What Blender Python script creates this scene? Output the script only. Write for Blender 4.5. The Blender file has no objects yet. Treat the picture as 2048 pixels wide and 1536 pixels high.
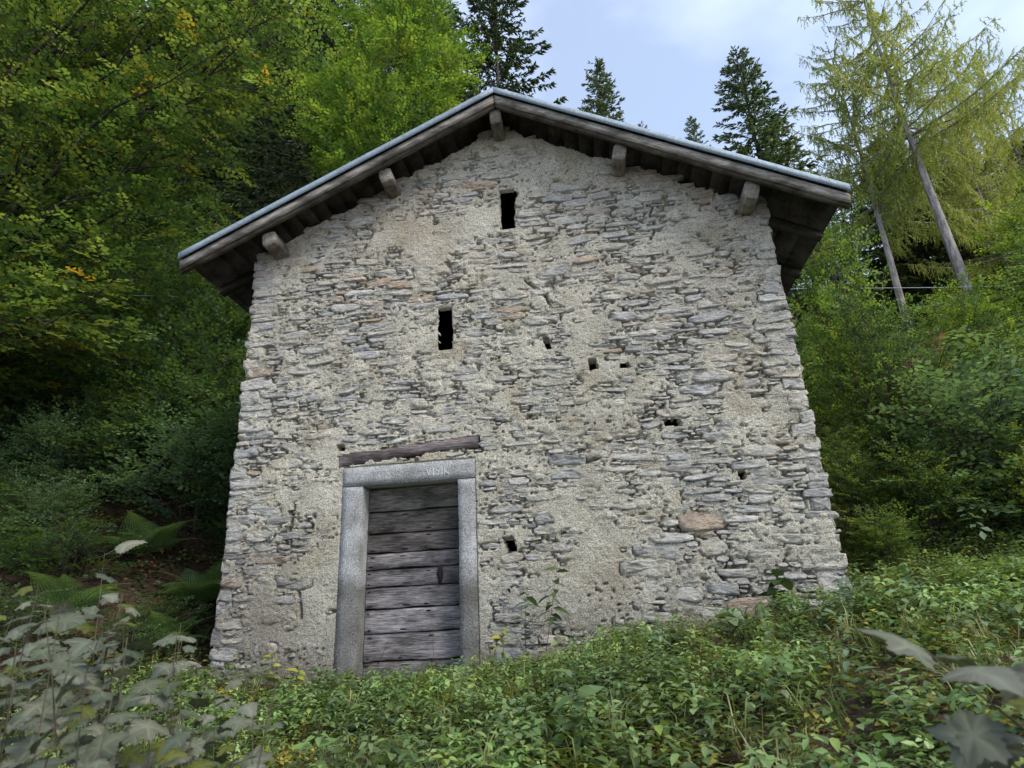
import bpy, math, random
import numpy as np
from mathutils import Matrix, Vector
rng = np.random.default_rng(7)
random.seed(7)
sc = bpy.context.scene
col = sc.collection
R = math.radians

# ------------------------------------------------------------ camera, sky, sun, exposure
cam_d = bpy.data.cameras.new("camera")
cam = bpy.data.objects.new("camera", cam_d); col.objects.link(cam); sc.camera = cam
cam.matrix_world = Matrix.Rotation(R(7.5), 4, 'Z') @ Matrix.Rotation(R(90 + 20.1), 4, 'X') @ Matrix.Rotation(R(-2.7), 4, 'Z')
cam_d.sensor_width = 36.0
cam_d.lens = 36.0 * 1220 / 2048
cam_d.clip_start = 0.05
cam_d.clip_end = 2000
cam_d.dof.use_dof = True
cam_d.dof.focus_distance = 7.5
cam_d.dof.aperture_fstop = 5.0

SUN = Vector((0.60, -0.42, 0.80)).normalized()
world = bpy.data.worlds.new("World"); sc.world = world; world.use_nodes = True
nt = world.node_tree
bg = nt.nodes["Background"]
sky = nt.nodes.new("ShaderNodeTexSky"); sky.sky_type = 'NISHITA'; sky.sun_disc = False
sky.sun_elevation = math.asin(SUN.z)
sky.sun_rotation = math.atan2(SUN.x, SUN.y)
sky.air_density = 1.0; sky.dust_density = 0.6; sky.ozone_density = 1.6
tcw = nt.nodes.new("ShaderNodeTexCoord")
mpw = nt.nodes.new("ShaderNodeMapping"); mpw.inputs['Scale'].default_value = (1.3, 1.3, 2.6)
mpw.inputs['Location'].default_value = (7.7, 0.3, 1.4)
nzw = nt.nodes.new("ShaderNodeTexNoise"); nzw.inputs['Scale'].default_value = 1.15; nzw.inputs['Detail'].default_value = 5
nzw.inputs['Roughness'].default_value = 0.52
rmp = nt.nodes.new("ShaderNodeValToRGB")
rmp.color_ramp.elements[0].position = 0.42; rmp.color_ramp.elements[0].color = (0.27, 0.27, 0.27, 1)
rmp.color_ramp.elements[1].position = 0.74; rmp.color_ramp.elements[1].color = (0.92, 0.92, 0.92, 1)
mxw = nt.nodes.new("ShaderNodeMixRGB"); mxw.inputs['Color2'].default_value = (5.5, 6.2, 7.4, 1)
L = nt.links.new
L(tcw.outputs['Generated'], mpw.inputs['Vector']); L(mpw.outputs['Vector'], nzw.inputs['Vector'])
L(nzw.outputs['Fac'], rmp.inputs['Fac']); L(rmp.outputs['Color'], mxw.inputs['Fac'])
L(sky.outputs['Color'], mxw.inputs['Color1']); L(mxw.outputs['Color'], bg.inputs['Color'])
bg.inputs['Strength'].default_value = 0.145

sun_d = bpy.data.lights.new("sun", 'SUN'); sun_d.energy = 2.2; sun_d.angle = R(24); sun_d.color = (1.0, 0.93, 0.82)
sun = bpy.data.objects.new("sun", sun_d); col.objects.link(sun)
sun.rotation_euler = SUN.to_track_quat('Z', 'Y').to_euler()
sc.view_settings.view_transform = 'Standard'; sc.view_settings.look = 'None'
sc.view_settings.gamma = 1.0; sc.view_settings.use_curve_mapping = False
sc.view_settings.exposure = 0.80
sc.render.engine = 'CYCLES'
sc.cycles.max_bounces = 6; sc.cycles.diffuse_bounces = 3; sc.cycles.glossy_bounces = 2
sc.cycles.transmission_bounces = 4; sc.cycles.transparent_max_bounces = 6

# ------------------------------------------------------------ helpers
def tag(o, label=None, cat=None, group=None, kind=None):
    if label: o['label'] = label
    if cat: o['category'] = cat
    if group: o['group'] = group
    if kind: o['kind'] = kind
    return o

def empty(name, loc=(0, 0, 0), parent=None):
    o = bpy.data.objects.new(name, None); o.empty_display_size = 0.1
    col.objects.link(o); o.location = loc
    if parent: o.parent = parent
    return o

def mkmesh(name, V, faces, mat=None, c=None, smooth=False):
    V = np.asarray(V, np.float32)
    me = bpy.data.meshes.new(name)
    if not isinstance(faces, list) or (len(faces) and not isinstance(faces[0], np.ndarray)):
        faces = [np.asarray(faces)]
    faces = [f for f in faces if len(f)]
    li = np.concatenate([f.reshape(-1) for f in faces]).astype(np.int32)
    tot = np.concatenate([np.full(len(f), f.shape[1]) for f in faces]).astype(np.int32)
    st = np.concatenate([[0], np.cumsum(tot)[:-1]]).astype(np.int32)
    me.vertices.add(len(V)); me.vertices.foreach_set('co', V.reshape(-1))
    me.loops.add(len(li)); me.loops.foreach_set('vertex_index', li)
    me.polygons.add(len(tot)); me.polygons.foreach_set('loop_start', st)
    try: me.polygons.foreach_set('loop_total', tot)
    except Exception: pass
    if smooth: me.polygons.foreach_set('use_smooth', np.ones(len(tot), bool))
    if c is not None:
        c = np.asarray(c, np.float32)
        if c.ndim == 1: c = np.tile(c, (len(V), 1))
        a = me.color_attributes.new('tint', 'FLOAT_COLOR', 'POINT')
        a.data.foreach_set('color', np.concatenate([c[:, :3], np.ones((len(V), 1), np.float32)], 1).reshape(-1))
    me.update(calc_edges=True)
    if mat: me.materials.append(mat)
    return me

def link(name, me, parent=None, loc=None):
    o = bpy.data.objects.new(name, me); col.objects.link(o)
    if parent: o.parent = parent
    if loc is not None: o.location = loc
    return o

def mk(name, V, faces, mat=None, parent=None, c=None, smooth=False, loc=None):
    return link(name, mkmesh(name, V, faces, mat, c, smooth), parent, loc)

def hash2(ix, iz, seed):
    h = (ix.astype(np.int64) * 374761393 + iz.astype(np.int64) * 668265263 + seed * 1442695041) & 0x7fffffff
    h = ((h ^ (h >> 13)) * 1274126177) & 0x7fffffff
    h = h ^ (h >> 16)
    return (h & 0xffff) / 65535.0

def vn(x, z, s, seed):
    x = np.asarray(x, float) / s; z = np.asarray(z, float) / s
    ix = np.floor(x); iz = np.floor(z); fx = x - ix; fz = z - iz
    fx = fx * fx * (3 - 2 * fx); fz = fz * fz * (3 - 2 * fz)
    a = hash2(ix, iz, seed); b = hash2(ix + 1, iz, seed); c_ = hash2(ix, iz + 1, seed); d = hash2(ix + 1, iz + 1, seed)
    return (a * (1 - fx) + b * fx) * (1 - fz) + (c_ * (1 - fx) + d * fx) * fz

def fbm(x, z, s, seed, o=4):
    r = 0; a = 1; t = 0
    for i in range(o):
        r = r + a * vn(x, z, s / 2 ** i, seed + i * 17); t += a; a *= .55
    return r / t

def sst(a, b, x):
    t = np.clip((x - a) / (b - a), 0, 1); return t * t * (3 - 2 * t)

def box(x0, x1, y0, y1, z0, z1):
    V = np.array([[x, y, z] for x in (x0, x1) for y in (y0, y1) for z in (z0, z1)], float)
    F = np.array([[0, 1, 3, 2], [4, 6, 7, 5], [0, 4, 5, 1], [2, 3, 7, 6], [0, 2, 6, 4], [1, 5, 7, 3]])
    return V, F

def tubes(paths, radii, sides=5):
    """list of (n,3) polylines with radii -> verts, quads"""
    Vs = []; Fs = []; off = 0
    ang = np.linspace(0, 2 * np.pi, sides, endpoint=False)
    for P, r in zip(paths, radii):
        P = np.asarray(P, float); n = len(P)
        T = np.gradient(P, axis=0); T /= np.linalg.norm(T, axis=1)[:, None] + 1e-9
        ref = np.array([0, 0, 1.0]) if abs(T[:, 2]).mean() < .8 else np.array([1.0, 0, 0])
        U = np.cross(T, ref); U /= np.linalg.norm(U, axis=1)[:, None] + 1e-9
        W = np.cross(T, U)
        r = np.broadcast_to(np.asarray(r, float), (n,))
        ring = P[:, None] + r[:, None, None] * (np.cos(ang)[None, :, None] * U[:, None] + np.sin(ang)[None, :, None] * W[:, None])
        Vs.append(ring.reshape(-1, 3))
        i = np.arange(n - 1)[:, None] * sides; j = np.arange(sides)[None]; k = (j + 1) % sides
        Fs.append(np.stack([i + j, i + k, i + sides + k, i + sides + j], -1).reshape(-1, 4) + off)
        off += n * sides
    return np.concatenate(Vs), np.concatenate(Fs)

def scatter(tmplV, tmplF, Rm, P, S, tmplC=None, C=None):
    """instances of a template: Rm (n,3,3) columns = local axes"""
    n = len(P); m = len(tmplV)
    V = np.einsum('nij,mj->nmi', Rm, tmplV) * np.asarray(S).reshape(n, 1, 1) + P[:, None]
    F = (tmplF[None] + (np.arange(n) * m)[:, None, None]).reshape(-1, tmplF.shape[1])
    cc = None
    if C is not None:
        cc = np.repeat(C[:, None], m, 1)
        if tmplC is not None: cc = cc * tmplC[None]
        cc = cc.reshape(-1, 3)
    return V.reshape(-1, 3), F, cc

def frames(X, N):
    X = X / (np.linalg.norm(X, axis=1)[:, None] + 1e-9)
    Y = np.cross(N, X); Y /= np.linalg.norm(Y, axis=1)[:, None] + 1e-9
    Z = np.cross(X, Y)
    return np.stack([X, Y, Z], -1)

# ------------------------------------------------------------ materials
def mat(name):
    m = bpy.data.materials.new(name); m.use_nodes = True
    n = m.node_tree; b = n.nodes['Principled BSDF']
    b.inputs['Specular IOR Level'].default_value = 0.25
    return m, n, b

def nd(n, t, **kw):
    x = n.nodes.new(t)
    for k, v in kw.items():
        if k in x.inputs: x.inputs[k].default_value = v
        else: setattr(x, k, v)
    return x

def tex_noise(n, scale, detail=4, rough=.6, vec=None, stretch=None):
    g = nd(n, 'ShaderNodeNewGeometry')
    t = nd(n, 'ShaderNodeTexNoise', Scale=scale, Detail=detail, Roughness=rough)
    if stretch:
        mp = nd(n, 'ShaderNodeMapping'); mp.inputs['Scale'].default_value = stretch
        n.links.new(g.outputs['Position'], mp.inputs['Vector']); n.links.new(mp.outputs['Vector'], t.inputs['Vector'])
    else:
        n.links.new(g.outputs['Position'], t.inputs['Vector'])
    return t

def ramp(n, src, p0, c0, p1, c1):
    r = nd(n, 'ShaderNodeValToRGB'); e = r.color_ramp.elements
    e[0].position = p0; e[0].color = (*c0, 1) if len(c0) == 3 else c0
    e[1].position = p1; e[1].color = (*c1, 1) if len(c1) == 3 else c1
    n.links.new(src, r.inputs['Fac']); return r

def mul(n, a, b, mode='MULTIPLY', fac=1.0):
    m = nd(n, 'ShaderNodeMixRGB', blend_type=mode); m.inputs['Fac'].default_value = fac
    n.links.new(a, m.inputs['Color1']); n.links.new(b, m.inputs['Color2']); return m

def bump(n, b, src, strength, dist, prev=None):
    x = nd(n, 'ShaderNodeBump', Strength=strength, Distance=dist)
    n.links.new(src, x.inputs['Height'])
    if prev: n.links.new(prev.outputs['Normal'], x.inputs['Normal'])
    n.links.new(x.outputs['Normal'], b.inputs['Normal']); return x

def g3(v): return (v, v, v)

def leaf_mat(name, trans=.35, rough=.45, vary=.25, spec=.35, yellow=0.0):
    m, n, b = mat(name)
    at = nd(n, 'ShaderNodeAttribute', attribute_name='tint')
    t = tex_noise(n, 1.3, 3)
    r = ramp(n, t.outputs['Fac'], .3, g3(1 - vary), .7, g3(1 + vary))
    c = mul(n, at.outputs['Color'], r.outputs['Color'])
    oi = nd(n, 'ShaderNodeObjectInfo')
    r2 = ramp(n, oi.outputs['Random'], 0, (.82, .86, .85), 1, (1.15, 1.08, 1.0))
    c = mul(n, c.outputs['Color'], r2.outputs['Color'])
    n.links.new(c.outputs['Color'], b.inputs['Base Color'])
    b.inputs['Roughness'].default_value = rough
    b.inputs['Specular IOR Level'].default_value = spec
    tr = nd(n, 'ShaderNodeBsdfTranslucent')
    c2 = mul(n, c.outputs['Color'], c.outputs['Color'], 'MIX'); c2.inputs['Fac'].default_value = 0
    wm = nd(n, 'ShaderNodeMixRGB', blend_type='MULTIPLY'); wm.inputs['Fac'].default_value = 1
    wm.inputs['Color2'].default_value = (1.75, 1.65, .85, 1); n.links.new(c.outputs['Color'], wm.inputs['Color1'])
    n.links.new(wm.outputs['Color'], tr.inputs['Color'])
    mx = nd(n, 'ShaderNodeMixShader'); mx.inputs[0].default_value = trans
    n.links.new(b.outputs[0], mx.inputs[1]); n.links.new(tr.outputs[0], mx.inputs[2])
    n.links.new(mx.outputs[0], n.nodes['Material Output'].inputs['Surface'])
    return m

M = {}
M['leaf'] = leaf_mat('broad_leaf', .44)
M['needle'] = leaf_mat('conifer_needles', .30, .6, .2, .2)
M['herb'] = leaf_mat('herb_leaf', .25, .42, .22, .4)
M['pale_leaf'] = leaf_mat('pale_downy_leaf', .15, .62, .15, .25)

def bark_mat(name, c0, c1, sc_=18):
    m, n, b = mat(name)
    t = tex_noise(n, sc_, 6, .65, stretch=(1, 1, .25))
    r = ramp(n, t.outputs['Fac'], .35, c0, .65, c1)
    n.links.new(r.outputs['Color'], b.inputs['Base Color']); b.inputs['Roughness'].default_value = .9
    bump(n, b, t.outputs['Fac'], .8, .03); return m
M['bark'] = bark_mat('dark_bark', (.03, .026, .022), (.075, .065, .052))
M['larch_bark'] = bark_mat('larch_bark', (.12, .105, .095), (.38, .345, .32), 11)
M['stem'] = bark_mat('plant_stem', (.06, .055, .035), (.12, .105, .065), 30)
M['green_stem'] = bark_mat('green_stem', (.06, .085, .03), (.11, .13, .05), 30)

# mortar
m, n, b = mat('rough_lime_mortar'); M['mortar'] = m
at = nd(n, 'ShaderNodeAttribute', attribute_name='tint')
t1 = tex_noise(n, 3.0, 5); r1 = ramp(n, t1.outputs['Fac'], .3, (.80, .79, .77), .7, (1.12, 1.12, 1.12))
t2 = tex_noise(n, 75, 3, .6); r2 = ramp(n, t2.outputs['Fac'], .36, (.50, .48, .46), .56, (1.1, 1.1, 1.08))
c = mul(n, mul(n, at.outputs['Color'], r1.outputs['Color']).outputs['Color'], r2.outputs['Color'])
n.links.new(c.outputs['Color'], b.inputs['Base Color']); b.inputs['Roughness'].default_value = .95
t3 = tex_noise(n, 26, 5, .72, stretch=(1, 1, 1.35))
b1 = bump(n, b, t3.outputs['Fac'], 1.0, .042)
bump(n, b, t2.outputs['Fac'], .8, .010, b1)

# stone
m, n, b = mat('split_limestone'); M['stone'] = m
at = nd(n, 'ShaderNodeAttribute', attribute_name='tint')
t1 = tex_noise(n, 9, 6, .65); r1 = ramp(n, t1.outputs['Fac'], .32, (.68, .68, .69), .68, (1.22, 1.21, 1.19))
t4 = tex_noise(n, 60, 4, .7); r4 = ramp(n, t4.outputs['Fac'], .35, (.76, .75, .74), .6, (1.1, 1.1, 1.1))
t5 = tex_noise(n, 2.6, 4, .6); r5 = ramp(n, t5.outputs['Fac'], .58, g3(0), .72, g3(.35))
c = mul(n, mul(n, at.outputs['Color'], r1.outputs['Color']).outputs['Color'], r4.outputs['Color'])
li = nd(n, 'ShaderNodeMixRGB'); li.inputs['Color2'].default_value = (.40, .37, .28, 1)
n.links.new(r5.outputs['Color'], li.inputs['Fac']); n.links.new(c.outputs['Color'], li.inputs['Color1'])
n.links.new(li.outputs['Color'], b.inputs['Base Color']); b.inputs['Roughness'].default_value = .85
t2 = tex_noise(n, 8, 6, .72, stretch=(1.3, 1, 4.0))
b1 = bump(n, b, t2.outputs['Fac'], .9, .045)
vo = nd(n, 'ShaderNodeTexVoronoi', Scale=15.0); g_ = nd(n, 'ShaderNodeNewGeometry'); mp_ = nd(n, 'ShaderNodeMapping'); mp_.inputs['Scale'].default_value = (1, 1, 2.2)
n.links.new(g_.outputs['Position'], mp_.inputs['Vector']); n.links.new(mp_.outputs['Vector'], vo.inputs['Vector'])
b1 = bump(n, b, vo.outputs['Distance'], .5, .03, b1)
bump(n, b, t4.outputs['Fac'], .6, .010, b1)

# dressed door surround
m, n, b = mat('bush_hammered_granite'); M['granite'] = m
t1 = tex_noise(n, 4, 5); r1 = ramp(n, t1.outputs['Fac'], .32, (.27, .265, .25), .66, (.50, .50, .505))
t2 = tex_noise(n, 62, 4, .75); r2 = ramp(n, t2.outputs['Fac'], .38, g3(.50), .60, g3(1.18))
g = nd(n, 'ShaderNodeNewGeometry'); sp = nd(n, 'ShaderNodeSeparateXYZ'); n.links.new(g.outputs['Position'], sp.inputs[0])
ad = nd(n, 'ShaderNodeMath', operation='MULTIPLY_ADD'); n.links.new(t1.outputs['Fac'], ad.inputs[0]); ad.inputs[1].default_value = -.5
n.links.new(sp.outputs['Z'], ad.inputs[2])
rz = ramp(n, ad.outputs[0], 0.0, (.48, .47, .44), .12, (1, 1, 1)); 
c = mul(n, mul(n, r1.outputs['Color'], r2.outputs['Color']).outputs['Color'], rz.outputs['Color'])
n.links.new(c.outputs['Color'], b.inputs['Base Color']); b.inputs['Roughness'].default_value = .9
bump(n, b, t2.outputs['Fac'], 1.0, .022)

def wood_mat(name, dark, light, axis, bumpd=.01, tilt=0):
    m, n, b = mat(name)
    st = {'x': (.7, 9, 9), 'y': (9, .7, 9)}[axis]
    at = nd(n, 'ShaderNodeAttribute', attribute_name='tint')
    t1 = tex_noise(n, 9, 7, .7, stretch=st); r1 = ramp(n, t1.outputs['Fac'], .33, dark, .68, light)
    if tilt:
        g_ = nd(n, 'ShaderNodeNewGeometry'); mr = nd(n, 'ShaderNodeMapping'); mr.inputs['Rotation'].default_value = (0, tilt, 0)
        n.links.new(g_.outputs['Position'], mr.inputs['Vector']); mp_ = t1.inputs['Vector'].links[0].from_node; n.links.new(mr.outputs['Vector'], mp_.inputs['Vector'])
    t2 = tex_noise(n, 3.4, 5, .65, stretch=(.6, 1, 1.6)); r2 = ramp(n, t2.outputs['Fac'], .38, g3(.34), .60, g3(1.15))
    c = mul(n, mul(n, at.outputs['Color'], r1.outputs['Color']).outputs['Color'], r2.outputs['Color'])
    n.links.new(c.outputs['Color'], b.inputs['Base Color']); b.inputs['Roughness'].default_value = .85
    bump(n, b, t1.outputs['Fac'], .8, bumpd); return m
M['wood_x'] = wood_mat('weathered_plank', (.055, .052, .052), (.47, .46, .48), 'x', .018)
for k_, a_ in (('wood_l', math.atan(.469)), ('wood_r', -math.atan(.552))): M[k_] = wood_mat('weathered_board', (.09, .078, .066), (.45, .42, .385), 'x', .006, a_)
M['wood_y'] = wood_mat('weathered_rafter', (.11, .10, .09), (.34, .32, .29), 'y', .012)
M['soffit'] = wood_mat('old_roof_boarding', (.036, .033, .029), (.10, .09, .08), 'y', .006)  # boarding darkened: the shade under the roof is put into its colour

m, n, b = mat('dull_zinc_sheet'); M['zinc'] = m
t1 = tex_noise(n, 6, 6, .7); r1 = ramp(n, t1.outputs['Fac'], .3, (.17, .21, .245), .75, (.28, .34, .39))
n.links.new(r1.outputs['Color'], b.inputs['Base Color']); t2 = tex_noise(n, 55, 4, .7); r2 = ramp(n, t2.outputs['Fac'], .36, g3(.62), .5, g3(1.05)); c = mul(n, r1.outputs['Color'], r2.outputs['Color']); n.links.new(c.outputs['Color'], b.inputs['Base Color'])
b.inputs['Metallic'].default_value = .1; b.inputs['Roughness'].default_value = .62
bump(n, b, t1.outputs['Fac'], .15, .01)

m, n, b = mat('nail_mark_black'); M['nail'] = m  # plain near-black, shared by the nail marks and the lock scar
b.inputs['Base Color'].default_value = (.012, .010, .009, 1); b.inputs['Roughness'].default_value = .9
m, n, b = mat('chalk_paint'); M['chalk'] = m
t1 = tex_noise(n, 90, 3); r1 = ramp(n, t1.outputs['Fac'], .35, (.42, .43, .44), .6, (.68, .70, .73))
n.links.new(r1.outputs['Color'], b.inputs['Base Color'])
m, n, b = mat('cable_sheath'); M['cable'] = m
b.inputs['Base Color'].default_value = (.33, .34, .35, 1)

# ground
m, n, b = mat('leaf_litter_soil'); M['soil'] = m
t1 = tex_noise(n, 1.1, 5); r1 = ramp(n, t1.outputs['Fac'], .35, (.030, .024, .016), .65, (.085, .055, .035))
t2 = tex_noise(n, 22, 5, .75); r2 = ramp(n, t2.outputs['Fac'], .4, g3(.45), .62, (1.5, 1.35, 1.2))
c = mul(n, r1.outputs['Color'], r2.outputs['Color'])
n.links.new(c.outputs['Color'], b.inputs['Base Color']); b.inputs['Roughness'].default_value = .95
bump(n, b, t2.outputs['Fac'], 1, .05)

# ------------------------------------------------------------ terrain
def terrain(x, y):
    x = np.asarray(x, float); y = np.asarray(y, float)
    f = np.interp(x, [-9, -6, -4, -2.7, -1.4, .4, 1.6, 2.2, 6, 12], [-.25, -.38, -.56, -.68, -.58, -.32, -.14, -.13, .36, .8])
    z = f - .10 * np.clip(6.3 - y, 0, None) - .33 * np.clip(2.0 - y, 0, 12)
    z = z + .16 * np.clip(y - 6.3, 0, None) + .36 * np.clip(y - 10, 0, None)
    lf = sst(-4.4, -6.5, x)
    z = z + .20 * np.clip(-4.8 - x, 0, 20) + lf * .40 * np.clip(y - 6.0, 0, 30)
    z = z + .25 * (fbm(x, y, 4.0, 5) - .5) * sst(1, 9, np.abs(y - 6.3) + np.abs(x + .9)) + .05 * (fbm(x, y, .5, 9, 3) - .5)
    return z

xs = np.concatenate([np.linspace(-90, -13, 36)[:-1], np.linspace(-13, 12, 201), np.linspace(12, 100, 40)[1:]])
ys = np.concatenate([np.linspace(-40, -1, 20)[:-1], np.linspace(-1, 16, 150), np.linspace(16, 110, 44)[1:]])
X, Y = np.meshgrid(xs, ys); Z = terrain(X, Y)
nx = len(xs); ny = len(ys)
i, j = np.meshgrid(np.arange(nx - 1), np.arange(ny - 1)); a = (j * nx + i).reshape(-1)
o = mk('ground', np.stack([X, Y, Z], -1).reshape(-1, 3), [np.stack([a, a + 1, a + nx + 1, a + nx], -1)], M['soil'], smooth=True)
tag(o, kind='structure')

# ------------------------------------------------------------ the house
YF = 6.30                     # facade plane
XL, XR = -4.05, 2.21
RX, RZ_ = -0.83, 6.12         # ridge, top of the roof covering
SL, SR = 0.469, 0.552         # slopes
def rooftop(x): return RZ_ - np.where(x < RX, SL * (RX - x), SR * (x - RX))
house = tag(empty('stone_house', (-0.9, 6.3, -0.3)), 'old two-storey rubble stone house with gabled tin roof and one plank door', 'house')
HI = house.matrix_world.inverted()
HO = np.array([0.9, -6.3, 0.3])          # world -> house-local offset

def hpart(name, V, F, mat_, parent=None, c=None, smooth=False, off=True):
    return mk(name, np.asarray(V) + (HO if off else 0), F, mat_, parent or house, c, smooth)

# door surround, beam, holes as exclusion zones
FR = (-2.74, -1.27, 1.52); OP = (-2.51, -1.46, 1.31)
holes = [(.07, 2.47, .045, .055), (-.41, 2.77, .03, .065), (.42, 2.42, .055, .022), (.84, 1.74, .085, .035), (-.93, .60, .05, .075),
         (-2.79, 1.76, .04, .035), (1.44, 1.14, .03, .04), (1.80, 1.95, .13, .014), (.50, 3.12, .012, .09), (-3.32, 1.08, .03, .02)]
slits = [(-.79, 4.64, .082, .28), (-1.585, 3.09, .075, .26)]
cracks = [[(1.01, 4.52), (.92, 4.32), (.96, 4.14), (.85, 3.89)], [(-3.28, 1.16), (-3.33, .89), (-3.40, .53)],
          [(-3.22, .37), (-3.15, .22), (-3.12, 0)], [(-.62, 3.61), (-.39, 3.38), (-.30, 3.05), (-.34, 2.9)], [(.51, 3.27), (.45, 2.96)],
          [(.18, 1.6), (.05, 1.42), (-.1, 1.38)], [(1.2, .35), (1.1, .2), (1.15, .02)]]
def walltop(x): return rooftop(x) - .225

def in_zone(x, z, w=0, h=0):
    if FR[0] - .02 < x + w and x - w < FR[1] + .02 and z - h < FR[2] + .02: return True
    bz = 1.60 + (x + 2.77) * .07
    if -2.78 < x + w * .7 and x - w * .7 < -1.22 and abs(z - bz) < .06 + h: return True
    for hx, hz, rx, rz in holes[:7] + slits:
        if abs(x - hx) < rx + w * .95 and abs(z - hz) < rz + h * .95: return True
    return False

# --- lay the stones: corner blocks first, then rubble packed largest first
stones = []
G_ = .01; occ = np.zeros((int(7.4 / G_), int((XR - XL + .2) / G_)), bool)
def cells(cx, cz, w, h, rot, m_=0.0):
    i0 = max(0, int((cx - w - .03 - XL + .1) / G_)); i1 = int((cx + w + .03 - XL + .1) / G_) + 1
    j0 = max(0, int((cz - h - w * abs(rot) - .02 + 1.1) / G_)); j1 = int((cz + h + w * abs(rot) + .02 + 1.1) / G_) + 1
    sub = occ[j0:j1, i0:i1]
    xx = (np.arange(i0, i0 + sub.shape[1]) * G_ + XL - .1 - cx)[None]; zz = (np.arange(j0, j0 + sub.shape[0]) * G_ - 1.1 - cz)[:, None]
    zz = zz - rot * xx
    return sub, ((np.abs(xx) / (w + m_)) ** 3.2 + (np.abs(zz) / (h + m_)) ** 3.2) < 1
for side in (0, 1):
    z = -.95
    while z < 4.35:
        rh = rng.uniform(.055, .17) * (1.2 if z < .2 else 1) if rng.random() > .15 else rng.uniform(.035, .055)
        w = rng.uniform(.07, .22) * rng.choice([1, 1, .6]); j_ = rng.uniform(-.024, .020)
        cx = XL + w - .015 + j_ if side == 0 else XR - w + .015 - j_
        s_ = [cx, z + rh / 2, w, rh / 2 - .001, side == 0, side == 1, rng.normal(0, .035)]
        sub, m_ = cells(*s_[:4], s_[6]); sub |= m_; stones.append(s_); z += rh
for n_try, w0, w1, ov in ((700, .15, .23, .02), (4000, .09, .15, .03), (10000, .05, .095, .05), (14000, .03, .055, .07), (16000, .017, .032, .10)):
    for q in range(n_try):
        w = rng.uniform(w0, w1); asp = rng.uniform(.16, .42) if w < .15 else rng.uniform(.14, .30)
        h = max(.011, w * asp)
        cx = rng.uniform(XL + w, XR - w); cz = rng.uniform(-.9, 6.0)
        if cz < .9 and rng.random() < .6: h = min(h * 1.45, .11)
        if cz > rooftop(cx) - .2: continue
        rot = float(np.clip(rng.normal(0, .06), -.16, .16)) + .10 * (float(vn(np.array(cx), np.array(cz), .8, 3)) - .5)
        sub, m_ = cells(cx, cz, w, h, rot, .004)
        if m_.size == 0 or m_.sum() == 0 or (sub & m_).sum() > ov * m_.sum(): continue
        sub |= m_; stones.append([cx, cz, w, h, False, False, rot])
palette = np.array([[.33, .335, .35], [.36, .355, .345], [.42, .415, .40], [.30, .305, .325], [.38, .365, .33], [.34, .325, .33],
                    [.37, .30, .255], [.34, .23, .155], [.40, .375, .34], [.29, .30, .30]])
pw = np.array([.22, .18, .13, .13, .10, .07, .06, .03, .05, .03]); pw /= pw.sum()

def stone_mesh(w, h, proud, depth, tilt, rough, col_, left=False, right=False, rot=0.0, n=13):
    """flat split block: back ring, arris ring, inner ring and centre"""
    th = np.linspace(0, 2 * np.pi, n, endpoint=False) + rng.uniform(-.20, .20, n)
    e = rng.uniform(.40, .95) if not (left or right) else .38
    cx = np.sign(np.cos(th)) * np.abs(np.cos(th)) ** e; cz = np.sign(np.sin(th)) * np.abs(np.sin(th)) ** (e * .9)
    jx = 1 + rng.normal(0, .07, n) ; jz = 1 + rng.normal(0, .16, n)
    ox = cx * w * jx * 1.03; oz = cz * h * jz * 1.03
    ox = np.clip(ox, -w * 1.06, w * 1.06); oz = oz + rot * ox
    sx = rng.uniform(-.25, .25) * w; sz = rng.uniform(-.25, .3) * h
    def ly(px, pz, base): return -(base + tilt[0] * px / max(w, .01) + tilt[1] * pz / max(h, .01))
    r0 = np.stack([ox, np.full(n, depth), oz], 1)
    r1 = np.stack([ox * 1.0, ly(ox, oz, proud * .45) + rng.normal(0, rough * .5, n), oz], 1)
    r2 = np.stack([ox * .80 + sx * .3, ly(ox, oz, proud) + rng.normal(0, rough, n), oz * .66 + sz * .4], 1)
    c0 = np.array([[sx, ly(0, 0, proud * 1.1) + rng.normal(0, rough), sz]])
    V = np.concatenate([r0, r1, r2, c0])
    k = np.arange(n); k2 = (k + 1) % n
    F1 = np.concatenate([np.stack([k, k2, n + k2, n + k], 1), np.stack([n + k, n + k2, 2 * n + k2, 2 * n + k], 1)])
    F2 = np.stack([2 * n + k, 2 * n + k2, np.full(n, 3 * n)], 1)
    cc = np.tile(col_, (len(V), 1)) * rng.uniform(.93, 1.07, (len(V), 1))
    return V, [F1, F2], cc

def coverage(x, z):     # how much plaster is left on the wall, 0..1
    x = np.asarray(x, float); z = np.asarray(z, float)
    c = .5 + (fbm(x, z * 1.3, 1.1, 21, 4) - .5) * .50 + (fbm(x, z, .30, 31, 3) - .5) * .62 - .035
    reg = .05 * np.exp(-(((x + 1.0) / .8) ** 2 + ((z - .5) / 1.0) ** 2)) + .24 * np.exp(-(((x + 2.95) / .22) ** 2 + ((z - .5) / 1.0) ** 2))
    reg = reg + .07 * np.exp(-(((x + 1.1) / 1.0) ** 2 + ((z - 2.2) / .55) ** 2)) + .05 * np.exp(-(((x + .6) / 1.2) ** 2 + ((z - 4.0) / .5) ** 2))
    reg = reg - .06 * sst(.2, 1.6, x) * sst(1.5, 2.6, z) - .06 * sst(-3.55, -3.95, x) - .06 * sst(1.9, 2.15, x)
    reg = reg - .10 * np.exp(-(((x - .2) / .9) ** 2 + ((z - 2.9) / .5) ** 2))
    return c + reg

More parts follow.
